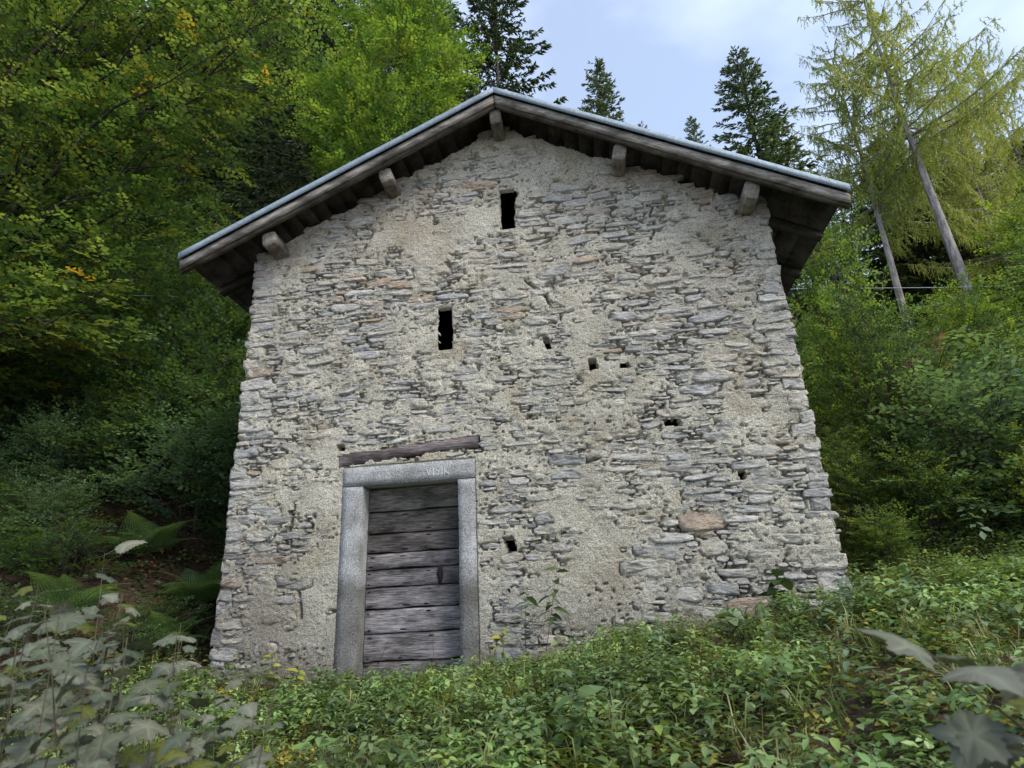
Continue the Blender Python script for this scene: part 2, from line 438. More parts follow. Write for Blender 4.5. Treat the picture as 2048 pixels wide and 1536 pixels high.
kept = []
for s in stones:
    cx, cz, w, h, le, ri, rot = s
    if cz > walltop(cx) + .01 or cz < -.95: continue
    if in_zone(cx, cz, w, h): continue
    cv = float(coverage(cx, cz))
    if cv > .57 and not (le or ri): continue
    if cv > .49 and rng.random() < .4 and not (le or ri): continue
    kept.append((s, cv))
kept.sort(key=lambda t: -t[0][2] * t[0][3] * (1.6 if t[0][4] or t[0][5] else 1) * (1.0 if t[0][1] > -.1 - .05 * 0 else .3))

# mortar height field (positive = towards the viewer)
st_ = 0.014
gx = np.arange(XL + .0, XR + 1e-6, st_); gz = np.arange(-1.0, 6.05, st_)
GX, GZ = np.meshgrid(gx, gz)
WX = GX + .020 * (vn(GX, GZ, .09, 71) - .5) + .012 * (vn(GX, GZ, .035, 72) - .5)   # warped sample position roughens joint lines
WZ = GZ + .016 * (vn(GX, GZ, .09, 73) - .5) + .010 * (vn(GX, GZ, .035, 74) - .5)
H = .030 * (fbm(GX, GZ, .6, 41, 3) - .5) + .012 * (fbm(GX, GZ, .10, 51, 3) - .5) + .010 * (vn(GX, GZ, .026, 61) - .5)
COV = coverage(GX, GZ)
inside = np.full(GX.shape, 9.0)       # distance to the nearest stone block
for (cx, cz, w, h, le, ri, rot), cv in kept:
    m_ = .035
    i0 = max(0, int((cx - w - m_ - gx[0]) / st_)); i1 = min(len(gx), int((cx + w + m_ - gx[0]) / st_) + 2)
    mz = m_ + w * abs(rot)
    j0 = max(0, int((cz - h - mz - gz[0]) / st_)); j1 = min(len(gz), int((cz + h + mz - gz[0]) / st_) + 2)
    if i0 >= i1 or j0 >= j1: continue
    dx_ = WX[j0:j1, i0:i1] - cx; dz_ = WZ[j0:j1, i0:i1] - cz - rot * dx_
    d = (((np.abs(dx_) / w) ** 3 + (np.abs(dz_) / h) ** 3) ** (1 / 3.) - 1) * h
    inside[j0:j1, i0:i1] = np.minimum(inside[j0:j1, i0:i1], d)
over = sst(.42, .58, COV + .55 * (fbm(GX, GZ, .10, 81, 3) - .5))       # plaster smeared over the stones
crk = sst(.52, .64, fbm(GX, GZ, .16, 91, 3) * .7 + .3 * vn(GX, GZ, .03, 93)) * (1 - over * .6)
ring = np.exp(-((inside - .003) / .0075) ** 2)
H = H - ring * (.000 + .085 * crk)
ins = sst(.002, -.012, inside)
H = H * (1 - ins) + ins * (H * .9 - .008 + .018 * over)
H = H + .006 * over
for cr in cracks:
    for (x0, z0), (x1, z1) in zip(cr[:-1], cr[1:]):
        dx, dz = x1 - x0, z1 - z0; t = np.clip(((WX - x0) * dx + (WZ - z0) * dz) / (dx * dx + dz * dz), 0, 1)
        d = np.hypot(WX * 1.0 - x0 - t * dx, WZ - z0 - t * dz)
        H = H - .11 * np.exp(-(d / .0095) ** 2)
H = H - .050 * sst(.84, .94, vn(GX, GZ * 1.7, .034, 203)) * sst(.45, .6, fbm(GX, GZ, .5, 207, 2)) * (1 - ins)
hole = np.zeros(GX.shape, bool)
for hx, hz, rx, rz in holes:
    q = np.maximum(np.abs(WX - hx + (WZ - hz) * .2) / rx, np.abs(WZ - hz) / rz)
    H = np.where(q < 1, -.12, H); hole |= (q < .62)
for hx, hz, rx, rz in slits:
    jx = rx * (1 + 1.5 * np.clip(vn(GX * 0 + hx, GZ, .085, 99) - .38, 0, 1) * (1 if hx > -1 else .15) * (GX > hx))
    q = np.maximum(np.abs(GX * .6 + WX * .4 - hx) / jx, np.abs(GZ * .6 + WZ * .4 - hz) / rz)
    H = np.where(q < 1.15, np.minimum(H, -.012), H); H = np.where(q < 1.03, -.07, H); hole |= (q < .97)
# the beam's bed and the door surround's bed
bz = 1.60 + (GX + 2.77) * .07
bt = bz + .066 + .03 * (vn(GX, GZ * 0, .3, 7) - .5) + (GZ - WZ) * 1.5; bb = bz - .062 + .05 * (vn(GX, GZ * 0, .22, 8) - .5) + .03 * (vn(GX, GZ * 0, .06, 18) - .5) + (GZ - WZ) * 1.5
H = np.where((GX > -2.80) & (GX < -1.22) & (GZ < bt) & (GZ > bb), -.10, H)
dm = (GX > OP[0] - .05) & (GX < OP[1] + .05) & (GZ < OP[2] + .05)
H = np.where((GX > FR[0] - .006) & (GX < FR[1] + .006) & (GZ < FR[2] + .004), np.minimum(H, -.05), H)
rough_top = walltop(GX) + .07 * (vn(GX, GZ * 0, .16, 12) - .5) + .03 * (vn(GX, GZ * 0, .05, 13) - .5)
valid = (GZ < rough_top) & ~hole & ~dm
# colour of the lime mortar
base = np.array([.545, .51, .43])
v1 = fbm(GX, GZ, 1.6, 101, 4)[..., None]; v2 = fbm(GX, GZ, .25, 111, 3)[..., None]
MC = base * (.80 + .40 * v1) * (.88 + .24 * v2)
pink = (sst(.5, .75, fbm(GX, GZ, .55, 121, 3)) * sst(2.8, 4.4, GZ))[..., None]
MC = MC * (1 - pink * .5) + np.array([.47, .39, .33]) * pink * .5
ocr = (sst(.56, .74, fbm(GX, GZ, .4, 131, 3)))[..., None]
MC = MC * (1 - ocr * .45) + np.array([.40, .34, .23]) * ocr * .45
grey = (1 - sst(-.3, 1.1, GZ + .5 * fbm(GX, GZ, .8, 141, 2)))[..., None]
MC = MC * (1 - grey * .5) + np.array([.30, .295, .28]) * grey * .5
dirt = (sst(.2, .8, (1 - sst(-.6, 1.3, GZ)) * (1 - sst(-3.6, -2.5, GX)) + .5 * (fbm(GX, GZ, .5, 161, 3) - .35)))[..., None]
MC = MC * (1 - dirt * .6) + np.array([.25, .22, .18]) * dirt * .6
soil = (sst(.42, .02, GZ - terrain(GX, GX * 0 + YF) + .25 * (fbm(GX, GZ, .35, 171, 3) - .5)))[..., None]
MC = MC * (1 - soil * .55) + np.array([.20, .175, .13]) * soil * .55
V = np.stack([GX, YF - H, GZ], -1).reshape(-1, 3)
nx = len(gx); i, j = np.meshgrid(np.arange(nx - 1), np.arange(len(gz) - 1)); a = j * nx + i
fv = valid[:-1, :-1] & valid[1:, 1:] & valid[:-1, 1:] & valid[1:, :-1]
a = a[fv]
F = np.stack([a, a + 1, a + nx + 1, a + nx], -1)
used = np.unique(F); remap = np.full(len(V), -1); remap[used] = np.arange(len(used))
wall = hpart('front_wall', V[used], [remap[F]], M['mortar'], c=MC.reshape(-1, 3)[used], smooth=True)

big = 0; RV = []; RF1 = []; RF2 = []; RC = []; off = 0
for (cx, cz, w, h, le, ri, rot), cv in kept:
    hid = sst(.34, .54, cv)
    proud = rng.uniform(-.003, .008) * (1 - .6 * hid) + (-.003 if (le or ri) else 0)
    lowf = float(.030 * (fbm(np.array(cx), np.array(cz), .6, 41, 3) - .5))
    tint = palette[rng.choice(len(palette), p=pw)] * rng.uniform(.86, 1.16)
    if cz > 3.3 and rng.random() < .16: tint = palette[rng.choice([6, 7, 4])] * rng.uniform(.95, 1.15)
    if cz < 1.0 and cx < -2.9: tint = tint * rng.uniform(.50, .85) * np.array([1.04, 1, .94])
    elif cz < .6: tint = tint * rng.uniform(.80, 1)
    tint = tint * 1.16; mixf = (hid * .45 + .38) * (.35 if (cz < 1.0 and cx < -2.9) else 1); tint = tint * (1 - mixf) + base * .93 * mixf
    dep = .33 if (le or ri) else .07
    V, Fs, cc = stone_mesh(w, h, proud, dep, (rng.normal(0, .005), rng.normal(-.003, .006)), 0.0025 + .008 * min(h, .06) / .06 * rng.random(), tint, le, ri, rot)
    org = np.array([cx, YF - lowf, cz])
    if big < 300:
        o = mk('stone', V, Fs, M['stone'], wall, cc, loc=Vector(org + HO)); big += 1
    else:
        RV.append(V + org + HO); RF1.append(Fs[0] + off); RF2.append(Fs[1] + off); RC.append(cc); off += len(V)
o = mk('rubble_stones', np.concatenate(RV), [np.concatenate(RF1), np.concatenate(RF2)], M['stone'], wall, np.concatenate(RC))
tag(o, kind='stuff')

# side and back walls
yb = 12.2
def wallbox(name, x0, x1, y0, y1, z0, z1):
    V, F = box(x0, x1, y0, y1, z0, z1)
    return hpart(name, V, [F], M['mortar'], c=np.array([.42, .39, .33]))
wallbox('side_wall', XL + .03, XL + .50, YF + .06, yb, -1.0, 4.27)
wallbox('side_wall', XR - .50, XR - .03, YF + .06, yb, -1.0, 4.10)
V = []; 
for y in (yb, yb - .45):
    V += [(XL + .03, y, -1), (XR - .03, y, -1), (XR - .03, y, 4.13), (RX, y, 5.8), (XL + .03, y, 4.3)]
V = np.array(V); k = np.arange(5)
hpart('back_wall', V, [np.array([[0, 1, 2, 3, 4], [9, 8, 7, 6, 5]]), np.stack([k, (k + 1) % 5, (k + 1) % 5 + 5, k + 5], 1)], M['mortar'], c=np.array([.42, .39, .33]))
# thickness of the front wall behind the mortar skin (with openings kept clear), as a dark inner lining
def slab(x0, x1, z0, z1): return box(x0, x1, YF + .44, YF + .50, z0, z1)

# rough beam over the door
n_ = 40; t = np.linspace(0, 1, n_); bx = -2.80 + t * 1.58
bzc = 1.605 + (bx + 2.77) * .07
top = .074 + .018 * (vn(t * 9, t * 0, 1, 3) - .5) ; bot = -.064 + .030 * (vn(t * 7, t * 0, 1, 5) - .5)
V = []
for k_ in range(n_):
    fy = YF - .004 + .012 * (vn(np.array(t[k_] * 12.), np.array(0.), 1, 6) - .5)
    for (yy, zz) in ((YF + .12, bot[k_]), (fy + .012, bot[k_]), (fy, bot[k_] * .4), (fy - .004, top[k_] * .3), (fy + .010, top[k_]), (YF + .12, top[k_])):
        V.append((bx[k_], yy, bzc[k_] + zz))
V = np.array(V, float); i = np.arange(n_ - 1)[:, None] * 6; j = np.arange(6)[None]; k = (j + 1) % 6
F = np.stack([i + j, i + k, i + 6 + k, i + 6 + j], -1).reshape(-1, 4)
hpart('timber_lintel', V, [F, np.array([[0, 1, 2, 3, 4, 5], [5 + 234, 4 + 234, 3 + 234, 2 + 234, 1 + 234, 234]])], M['wood_x'], c=np.array([.62, .52, .49]), smooth=False)

# dressed door surround
def rbox(x0, x1, y0, y1, z0, z1, seg=.06, amp=.004, seed=1):
    """box whose front is a fine grid with slightly worn arrises"""
    nxx = max(2, int((x1 - x0) / seg) + 1); nz = max(2, int((z1 - z0) / seg) + 1)
    xs_ = np.linspace(x0, x1, nxx); zs_ = np.linspace(z0, z1, nz)
    A, B = np.meshgrid(xs_, zs_)
    edge = ((A == x0) | (A == x1) | (B == z0) | (B == z1))
    YY = y0 + amp * (vn(A, B, .11, seed) - .5) * 2 + edge * (.004 + .006 * vn(A, B, .07, seed + 3))
    A2 = A + np.where(A == x0, 1, np.where(A == x1, -1, 0)) * .005 * vn(A, B, .08, seed + 5)
    B2 = B + np.where(B == z0, 1, np.where(B == z1, -1, 0)) * .005 * vn(A, B, .08, seed + 7)
    V = np.stack([A2, YY, B2], -1).reshape(-1, 3)
    i, j = np.meshgrid(np.arange(nxx - 1), np.arange(nz - 1)); a = (j * nxx + i).reshape(-1)
    F = [np.stack([a, a + 1, a + nxx + 1, a + nxx], 1)]
    idx = np.arange(nxx * nz).reshape(nz, nxx)
    loop = np.concatenate([idx[0], idx[1:, -1], idx[-1, -2::-1], idx[-2:0:-1, 0]])
    m0 = len(V); back = V[loop].copy(); back[:, 1] = y1
    V = np.concatenate([V, back]); k = np.arange(len(loop)); k2 = (k + 1) % len(loop)
    F.append(np.stack([loop[k], m0 + k, m0 + k2, loop[k2]], 1))
    return V, F
sur = empty('door_surround', (0.9 + (-2.0), 0, 0), house); sur.location = (0, 0, 0)
for nm, a_, sd in (('jamb', (FR[0], OP[0], YF - .010, YF + .30, -1.0, OP[2] - .004), 3), ('jamb', (OP[1], FR[1], YF - .008, YF + .30, -1.0, OP[2] - .004), 8),
                   ('lintel', (FR[0] - .004, FR[1] + .004, YF - .012, YF + .30, OP[2], FR[2]), 5)):
    V, F = rbox(*a_, seed=sd); hpart(nm, V, F, M['granite'], sur)
# chalky remains of a painted date on the lintel
strokes = [[(-1.80, 1.452), (-1.775, 1.37)], [(-1.775, 1.37), (-1.755, 1.45)], [(-1.725, 1.445), (-1.725, 1.37)],
           [(-1.655, 1.448), (-1.692, 1.448), (-1.692, 1.412), (-1.66, 1.405), (-1.662, 1.372), (-1.70, 1.372)],
           [(-1.63, 1.45), (-1.63, 1.37)], [(-1.60, 1.45), (-1.60, 1.372)], [(-1.565, 1.445), (-1.60, 1.41), (-1.56, 1.372)]]
pa = []; ra = []
for s in strokes:
    P = []
    for (x0, z0), (x1, z1) in zip(s[:-1], s[1:]):
        for q in np.linspace(0, 1, 4): P.append((x0 + (x1 - x0) * q + rng.normal(0, .0012), YF - .0150, z0 + (z1 - z0) * q))
    P = np.array(P); P = P[np.r_[True, np.linalg.norm(np.diff(P, axis=0), axis=1) > 1e-4]]
    pa.append(P); ra.append(np.full(len(P), .0042))
V, F = tubes(pa, ra, 4); hpart('painted_date', V, [F], M['chalk'], sur)

# plank door, set back in the opening
door = empty('door', (0, 0, 0), house)
zb = [1.30, 1.041, .807, .604, .437, .258, .043, -.191, -.456, -.75]
pt = [(.62, .60, .52), (.40, .38, .36), (.46, .43, .42), (.82, .80, .82), (.72, .70, .74), (.84, .82, .86), (.98, .97, 1.02), (1.02, 1.0, 1.03), (.78, .76, .75)]
for k_ in range(9):
    z1, z0 = zb[k_], zb[k_ + 1]
    N_ = 36; tt = np.linspace(0, 1, N_); px = OP[0] + .006 + tt * (OP[1] - OP[0] - .012)
    sl = .012 * (tt - .5)
    zt = z1 - .002 + sl + .006 * (vn(tt * 11, tt * 0, 1, 60 + k_) - .5)
    g_ = .011 * sst(.35, .8, vn(tt * 6, tt * 0, 1, 80 + k_)) + .004
    zl = z0 + g_ + sl + .004 * (vn(tt * 30, tt * 0, 1, 70 + k_) - .5)
    yt = YF + .185 + .004 * vn(tt * 5, tt * 0, 1, 33 + k_); yl = YF + .168 + .008 * vn(tt * 4, tt * 0, 1, 43 + k_)
    rows = []
    for f_ in (0, .04, .3, .6, .96, 1):
        rows.append(np.stack([px, yt + (yl - yt) * f_ + (.006 if f_ in (0, 1) else .0) + .003 * (vn(tt * 9, tt * 0 + f_ * 9, 1, 50 + k_) - .5), zt + (zl - zt) * f_], 1))
    rows.append(np.stack([px, np.full(N_, YF + .215), zl], 1)); rows.insert(0, np.stack([px, np.full(N_, YF + .215), zt], 1))
    V = np.concatenate(rows); nr = len(rows)
    i, j = np.meshgrid(np.arange(N_ - 1), np.arange(nr - 1)); a = (j * N_ + i).reshape(-1)
    F = np.stack([a, a + N_, a + N_ + 1, a + 1], 1)
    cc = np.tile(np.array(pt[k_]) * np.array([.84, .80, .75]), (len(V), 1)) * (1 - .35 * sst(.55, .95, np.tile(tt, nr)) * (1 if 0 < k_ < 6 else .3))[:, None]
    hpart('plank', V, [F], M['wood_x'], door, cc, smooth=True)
V, F = box(OP[0] + .004, OP[1] - .004, YF + .22, YF + .25, -.9, OP[2] - .01); hpart('backing_board', V, [F], M['soffit'], door, c=np.array([.3, .3, .3]))
pa = []; ra = []
for k_ in range(1, 9):
    for fz in (zb[k_] - .035, zb[k_ + 1] + .035):
        for fx, ln in ((.03, .05), (.36, .07), (.62, .06)):
            if rng.random() < .3: continue
            x0 = OP[0] + fx * 1.05 + rng.normal(0, .015); ln_ = ln * rng.uniform(.5, 1.7)
            fr_ = (zb[k_] - fz) / (zb[k_] - zb[k_ + 1]); yy = YF + .187 - .013 * fr_
            P = np.array([(x0 + q * ln_, yy, fz + .012 * (x0 + 2) + .002 * math.sin(9 * q)) for q in (0, .3, .7, 1)])
            pa.append(P); ra.append(np.array([.002, .0085, .0075, .0015]) * rng.uniform(.6, 1.2))
V, F = tubes(pa, ra, 6); o = hpart('nail_scar', V, [F], M['nail'], door); tag(o, kind='stuff')
# lock scar: near-black patch added on the planks for a dark hole
V, F, = [], []
th = np.linspace(0, 2 * np.pi, 14, endpoint=False)
lx, lz = -1.70, .36
P = np.stack([lx + .028 * np.cos(th) * (1 + .3 * rng.normal(0, .5, 14)), np.full(14, YF + .1655), lz + .10 * np.sin(th) * (1 + .2 * rng.normal(0, .5, 14))], 1)
P2 = P.copy(); P2[:, 1] += .02; k = np.arange(14)
hpart('lock_scar', np.concatenate([P, P2]), [k[None][:, ::-1], np.stack([k, (k + 1) % 14, (k + 1) % 14 + 14, k + 14], 1)], M['nail'], door)

# ---- roof
roof = empty('roof', (0, 0, 0), house)
YR0, YR1 = 5.86, 12.6
XE0, XE1 = -4.80, 2.92
def slope_prism(xa, xb, y0, y1, ta, tb, mat_, name, c, waver=0.0, seed=1, nseg=2):
    """board following the slope between xa and xb; ta/tb are depths below the roof top"""
    xs_ = np.linspace(xa, xb, nseg); V = []
    for i_, x in enumerate(xs_):
        zt = float(rooftop(np.array(x))); w_ = waver * (float(vn(np.array(x * 2.0), np.array(seed * 1.0), 1, seed)) - .5)
        V += [(x, y0, zt - ta + w_), (x, y1, zt - ta + w_), (x, y1, zt - tb + w_), (x, y0, zt - tb + w_)]
    V = np.array(V); i = np.arange(nseg - 1)[:, None] * 4; j = np.arange(4)[None]; k = (j + 1) % 4
    F = np.stack([i + j, i + k, i + 4 + k, i + 4 + j], -1).reshape(-1, 4)
    e = (nseg - 1) * 4
    F = np.concatenate([F, [[3, 2, 1, 0], [e, e + 1, e + 2, e + 3]]])
    return hpart(name, V, [F], mat_, roof, c=np.array(c))
one = (1, 1, 1)
# tin covering with folded front edge
for xa, xb in ((XE0 - .012, RX), (RX, XE1 + .012)):
    slope_prism(xa, xb, YR0 - .03, YR1, 0, .022, M['zinc'], 'tin_sheet', one, .006, 2, 24)
    slope_prism(xa, xb, YR0 - .034, YR0 - .026, -.003, .088, M['zinc'], 'edge_flashing', one, .006, 2, 24)
V, F = tubes([np.array([(RX, YR0 - .03, RZ_ + .005), (RX, YR1, RZ_ + .005)])], [np.array([.045, .045])], 10)
hpart('ridge_cap', V, [F], M['zinc'], roof)
# barge boards, then a second board set back
for s_, (xa, xb) in enumerate(((XE0, RX - .006), (RX + .006, XE1))):
    slope_prism(xa, xb, YR0, YR0 + .035, .098, .212, M['wood_r' if s_ else 'wood_l'], 'barge_board', (1.0, .97, .93), .008, 5 + s_, 30)
    slope_prism(xa, xb, YR0 + .037, YR0 + .10, .135, .232, M['wood_r' if s_ else 'wood_l'], 'verge_rafter', (.50, .46, .42), .004, 9 + s_, 16)  # darker tint paints the shadowed strip below the barge board
for yy in (6.62, 7.5, 8.4, 9.3, 10.2, 11.1, 12.0):
    for xa, xb in ((XE0 + .04, RX - .004), (RX + .004, XE1 - .04)):
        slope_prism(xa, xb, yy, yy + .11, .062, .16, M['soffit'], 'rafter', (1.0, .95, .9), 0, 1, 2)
# roof boards parallel to the ridge
for sgn, xe, sl_ in ((-1, XE0, SL), (1, XE1, SR)):
    x = RX
    while (xe - x) * sgn > .05:
        w_ = rng.uniform(.15, .24); x2 = x + sgn * w_
        if (xe - x2) * sgn < .05: x2 = xe
        xa, xb = (x2, x) if sgn < 0 else (x, x2)
        g_ = .002
        c_ = np.array((1, .95, .9)) * rng.uniform(.85, 1.15)
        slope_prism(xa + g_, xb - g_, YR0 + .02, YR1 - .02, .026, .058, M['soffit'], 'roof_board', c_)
        x = x2
# purlin ends
for (x, z, w_, h_, c_) in ((-3.72, 4.40, .19, .20, 1), (-2.25, 5.12, .17, .20, 1.1), (-.84, 5.78, .15, .22, 1.05), (.62, 4.99, .16, .22, 1.1), (2.0, 4.24, .17, .23, 1.1)):
    ang = R(25) if x < -1 else (R(-29) if x > 0 else 0)
    n_ = 14; th = np.linspace(0, 2 * np.pi, n_, endpoint=False)
    ex = .45
    cx = np.sign(np.cos(th)) * np.abs(np.cos(th)) ** ex * w_ / 2 * (1 + rng.normal(0, .03, n_)); cz = np.sign(np.sin(th)) * np.abs(np.sin(th)) ** ex * h_ / 2 * (1 + rng.normal(0, .03, n_))
    a_ = ang * .55
    rx = cx * math.cos(a_) - cz * math.sin(a_); rz = cx * math.sin(a_) + cz * math.cos(a_)
    ylist = [YR0 + .105, YR0 + .12, YR0 + .3, YR1 - .1]
    V = [];
    for q, yy in enumerate(ylist):
        s_ = .90 if q == 0 else 1
        V.append(np.stack([x + rx * s_ , np.full(n_, yy) + (rng.normal(0, .006, n_) if q == 0 else 0), z + rz * s_], 1))
    V.append(np.array([[x, YR0 + .11, z]]))
    V = np.concatenate(V); k = np.arange(n_); k2 = (k + 1) % n_
    Fq = np.concatenate([np.stack([k + q * n_, k2 + q * n_, k2 + (q + 1) * n_, k + (q + 1) * n_], 1) for q in range(3)])
    Ft = np.stack([k2, k, np.full(n_, 4 * n_)], 1)
    hpart('purlin', V, [Fq, Ft], M['wood_y'], roof, c=np.array([1.0, .94, .86]) * c_)

# ------------------------------------------------------------ leafy plants
def leaf_tmpl(bend=.12, w=.30):
    V = np.array([[0, 0, 0], [.45, -w, .06], [.5, 0, -.02], [.45, w, .06], [1, 0, -bend]], float)
    F = np.array([[0, 1, 2], [0, 2, 3], [1, 4, 2], [2, 4, 3]])
    return V, F
def leaf_hi(bend=.22, w=.2):
    V = np.array([[0, 0, 0], [.28, -w * .85, .05], [.28, 0, .0], [.28, w * .85, .05], [.62, -w * .72, .02 - bend * .3], [.62, 0, -.03 - bend * .3], [.62, w * .72, .02 - bend * .3], [1, 0, -bend]], float)
    F = np.array([[0, 1, 2], [0, 2, 3], [1, 4, 5], [1, 5, 2], [2, 5, 6], [2, 6, 3], [4, 7, 5], [5, 7, 6]]); return V, F
def leaf_lo(w=.33):
    V = np.array([[0, 0, 0], [.5, -w, .05], [1, 0, -.08], [.5, w, .05]], float)
    F = np.array([[0, 1, 2], [0, 2, 3]]); return V, F

def spray_tmpl(seed, nleaf=11, length=1.0, leaf=.22, lo=True, droop=.15, wl=.33):
    """flat twig of alternate leaves; unit length along +x"""
    r = np.random.default_rng(seed)
    LV, LF = leaf_lo(wl) if lo else leaf_tmpl(w=wl)
    Vs = []; Fs = []; off = 0
    for k in range(nleaf):
        t = (k + .6) / nleaf; side = 1 if k % 2 else -1
        if k == nleaf - 1: side = 0
        a = side * R(r.uniform(38, 68)); X = np.array([math.cos(a), math.sin(a), r.normal(0, .28)])
        N = np.array([r.normal(0, .35), r.normal(0, .35), 1.0])
        Rm = frames(X[None], N[None])[0]; s = leaf * r.uniform(.75, 1.2)
        P = np.array([t * length, side * .02, -droop * t * t])
        Vs.append((LV * s) @ Rm.T + P); Fs.append(LF + off); off += len(LV)
    return np.concatenate(Vs), np.concatenate(Fs)

def bez(p0, p1, p2, n):
    t = np.linspace(0, 1, n)[:, None]
    return (1 - t) ** 2 * p0 + 2 * t * (1 - t) * p1 + t * t * p2

def leafy(name, targets, root, spray, pal, seed, nsub=9, sublen=(.5, 1.1), per=3, slen=.34, arch=.35, up=.9, t0=.3, mat_=None, limb_r=.03,
          flat=.75, nleaf=11, leaf=.20, trunk=None, bark=None, parent=None, wl=.33, jit=.25):
    """limbs from root(target) to each target, side twigs, flat leaf sprays"""
    r = np.random.default_rng(seed)
    paths = []; rads = []; P = []; D = []; Nn = []; S = []
    if trunk is not None: paths.append(trunk[0]); rads.append(trunk[1])
    for T in targets:
        p0 = root(T, r); T = np.asarray(T, float); d = T - p0; ln = np.linalg.norm(d)
        mid = p0 + d * .5 + np.array([0, 0, arch * ln]) + r.normal(0, .06 * ln, 3)
        c = bez(p0, mid, T, 10); c[1:-1] += r.normal(0, .012 * ln, (8, 3))
        paths.append(c); rads.append(np.linspace(limb_r * max(.5, ln / 3), .004, 10))
        for q in range(nsub):
            t = t0 + (1 - t0) * (q + r.random()) / nsub; f = t * 9; i0 = min(int(f), 8)
            p = c[i0] + (c[i0 + 1] - c[i0]) * (f - i0); tg = c[i0 + 1] - c[i0]; tg /= np.linalg.norm(tg) + 1e-9
            sd = np.cross(tg, [0, 0, 1]); sd /= np.linalg.norm(sd) + 1e-9
            dr = tg * r.uniform(.35, 1) + sd * r.choice([-1, 1]) * r.uniform(.4, 1.1) + np.array([0, 0, r.normal(.05, jit)])
            dr /= np.linalg.norm(dr); L_ = r.uniform(*sublen) * (1.15 - .5 * t)
            e = p + dr * L_; e[2] -= .12 * L_
            cc = bez(p, (p + e) / 2 + np.array([0, 0, .08 * L_]), e, 4)
            paths.append(cc); rads.append(np.array([.006, .005, .004, .002]))
            for k in range(per + 1):
                u = (k + r.random() * .6) / per; u = min(u, .97)
                pp = p + (e - p) * u; sgn = 1 if k % 2 else -1
                s2 = np.cross(dr, [0, 0, 1]); s2 /= np.linalg.norm(s2) + 1e-9
                d2 = dr if k == per else dr * r.uniform(.5, 1) + s2 * sgn * r.uniform(.4, 1)
                d2 = d2 + np.array([0, 0, r.normal(-.05, .15)])
                P.append(pp); D.append(d2); S.append(slen * r.uniform(.7, 1.25))
                Nn.append([r.normal(0, 1 - flat), r.normal(0, 1 - flat), up])
    P = np.array(P); D = np.array(D); S = np.array(S); Nn = np.array(Nn)
    fr = frames(D, Nn)
    pal = np.array(pal); C = pal[r.choice(len(pal), len(P))] * r.uniform(.8, 1.2, (len(P), 1))
    Vs = []; Fs = []; Cs = []; off = 0
    for k in range(5):
        m_ = np.arange(len(P)) % 5 == k
        tv, tf = spray_tmpl(seed * 10 + k, nleaf, 1.0, leaf, wl=wl)
        nl = len(tv) // 4; tc = np.repeat(r.uniform(.75, 1.25, (nl, 1)) * np.ones((1, 3)), 4, 0)
        V, F, cc = scatter(tv, tf, fr[m_], P[m_], S[m_], tc, C[m_])
        Vs.append(V); Fs.append(F + off); Cs.append(cc); off += len(V)
    wood = tubes(paths, rads, 5)
    return (np.concatenate(Vs), np.concatenate(Fs), np.concatenate(Cs)), wood

GREEN = [(.080, .145, .036), (.125, .195, .050), (.038, .074, .022), (.150, .205, .055), (.048, .092, .028)]  # bright and dark greens mixed: highlights and shaded leaves put into the palette
YGREEN = [(.165, .255, .045), (.13, .225, .042), (.21, .275, .05), (.09, .16, .034)]
DARKG = [(.052, .100, .034), (.066, .120, .040), (.046, .092, .038), (.080, .125, .038)]
SPRG = [(.095, .140, .078), (.115, .165, .088), (.080, .125, .075), (.125, .165, .08)]
BLUEG = [(.105, .175, .095), (.125, .195, .110), (.075, .135, .075)]

def place_pair(root_name, loc, fol, wood, lm, bm, label, cat, group=None, names=('crown', 'trunk')):
    r_ = tag(empty(root_name, loc), label, cat, group)
    off = -np.array(loc)
    mk(names[0], fol[0] + off, [fol[1]], lm, r_, fol[2]); mk(names[1], wood[0] + off, [wood[1]], bm, r_, smooth=True)
    return r_

# --- big beech hanging in from the left
r = np.random.default_rng(11)
tg = []
def xr(z): return np.interp(z, [3.5, 4.6, 5.5, 7, 8, 9, 10.5, 12, 14], [-8.3, -7.3, -6.7, -5.9, -5.0, -4.6, -4.5, -5.2, -6.2])
while len(tg) < 115:
    z_ = r.uniform(3.6, 14.5); y_ = r.uniform(5.6, 9.5)
    x_ = r.uniform(-13.5, float(xr(z_ * 7.5 / y_)) * y_ / 7.6)
    tg.append((x_, y_, z_))
for z_ in np.linspace(4.2, 12, 26): tg.append((float(xr(z_)) + r.uniform(-.5, .05), r.uniform(6.8, 8.0), z_ + r.normal(0, .1)))
tb = np.array([-12.0, 8.6, 0.9])
trunk_p = np.array([tb + np.array([0, 0, 15.5]) * t + np.array([.5, -.3, 0]) * math.sin(t * 3) for t in np.linspace(0, 1, 14)]); trunk_p[0, 2] -= .8
trunk_r = np.linspace(.30, .05, 14)
def root1(T, r): 
    zz = np.clip(T[2] - r.uniform(.5, 3.0), 3.5, 14) ; t = (zz - .9) / 15.5
    return tb + np.array([0, 0, 15.5]) * t + np.array([.5, -.3, 0]) * math.sin(t * 3)
fol, wood = leafy('b', tg, root1, None, GREEN + [(.12, .15, .03), (.035, .07, .018), (.04, .08, .02)], 3, nsub=11, sublen=(.6, 1.3), per=4, slen=.42, arch=.10, t0=.28,
                  limb_r=.028, nleaf=11, leaf=.22, trunk=(trunk_p, trunk_r), flat=.8)
yl = r.random(len(fol[2]) // 44) < .012
cm = np.repeat(yl, 44)[:len(fol[2])]; fol[2][:len(cm)][cm] = np.array([.40, .27, .03])
place_pair('beech_tree', tuple(tb), fol, wood, M['leaf'], M['bark'], 'big leafy beech reaching in from the left edge with yellowing sprays', 'tree')

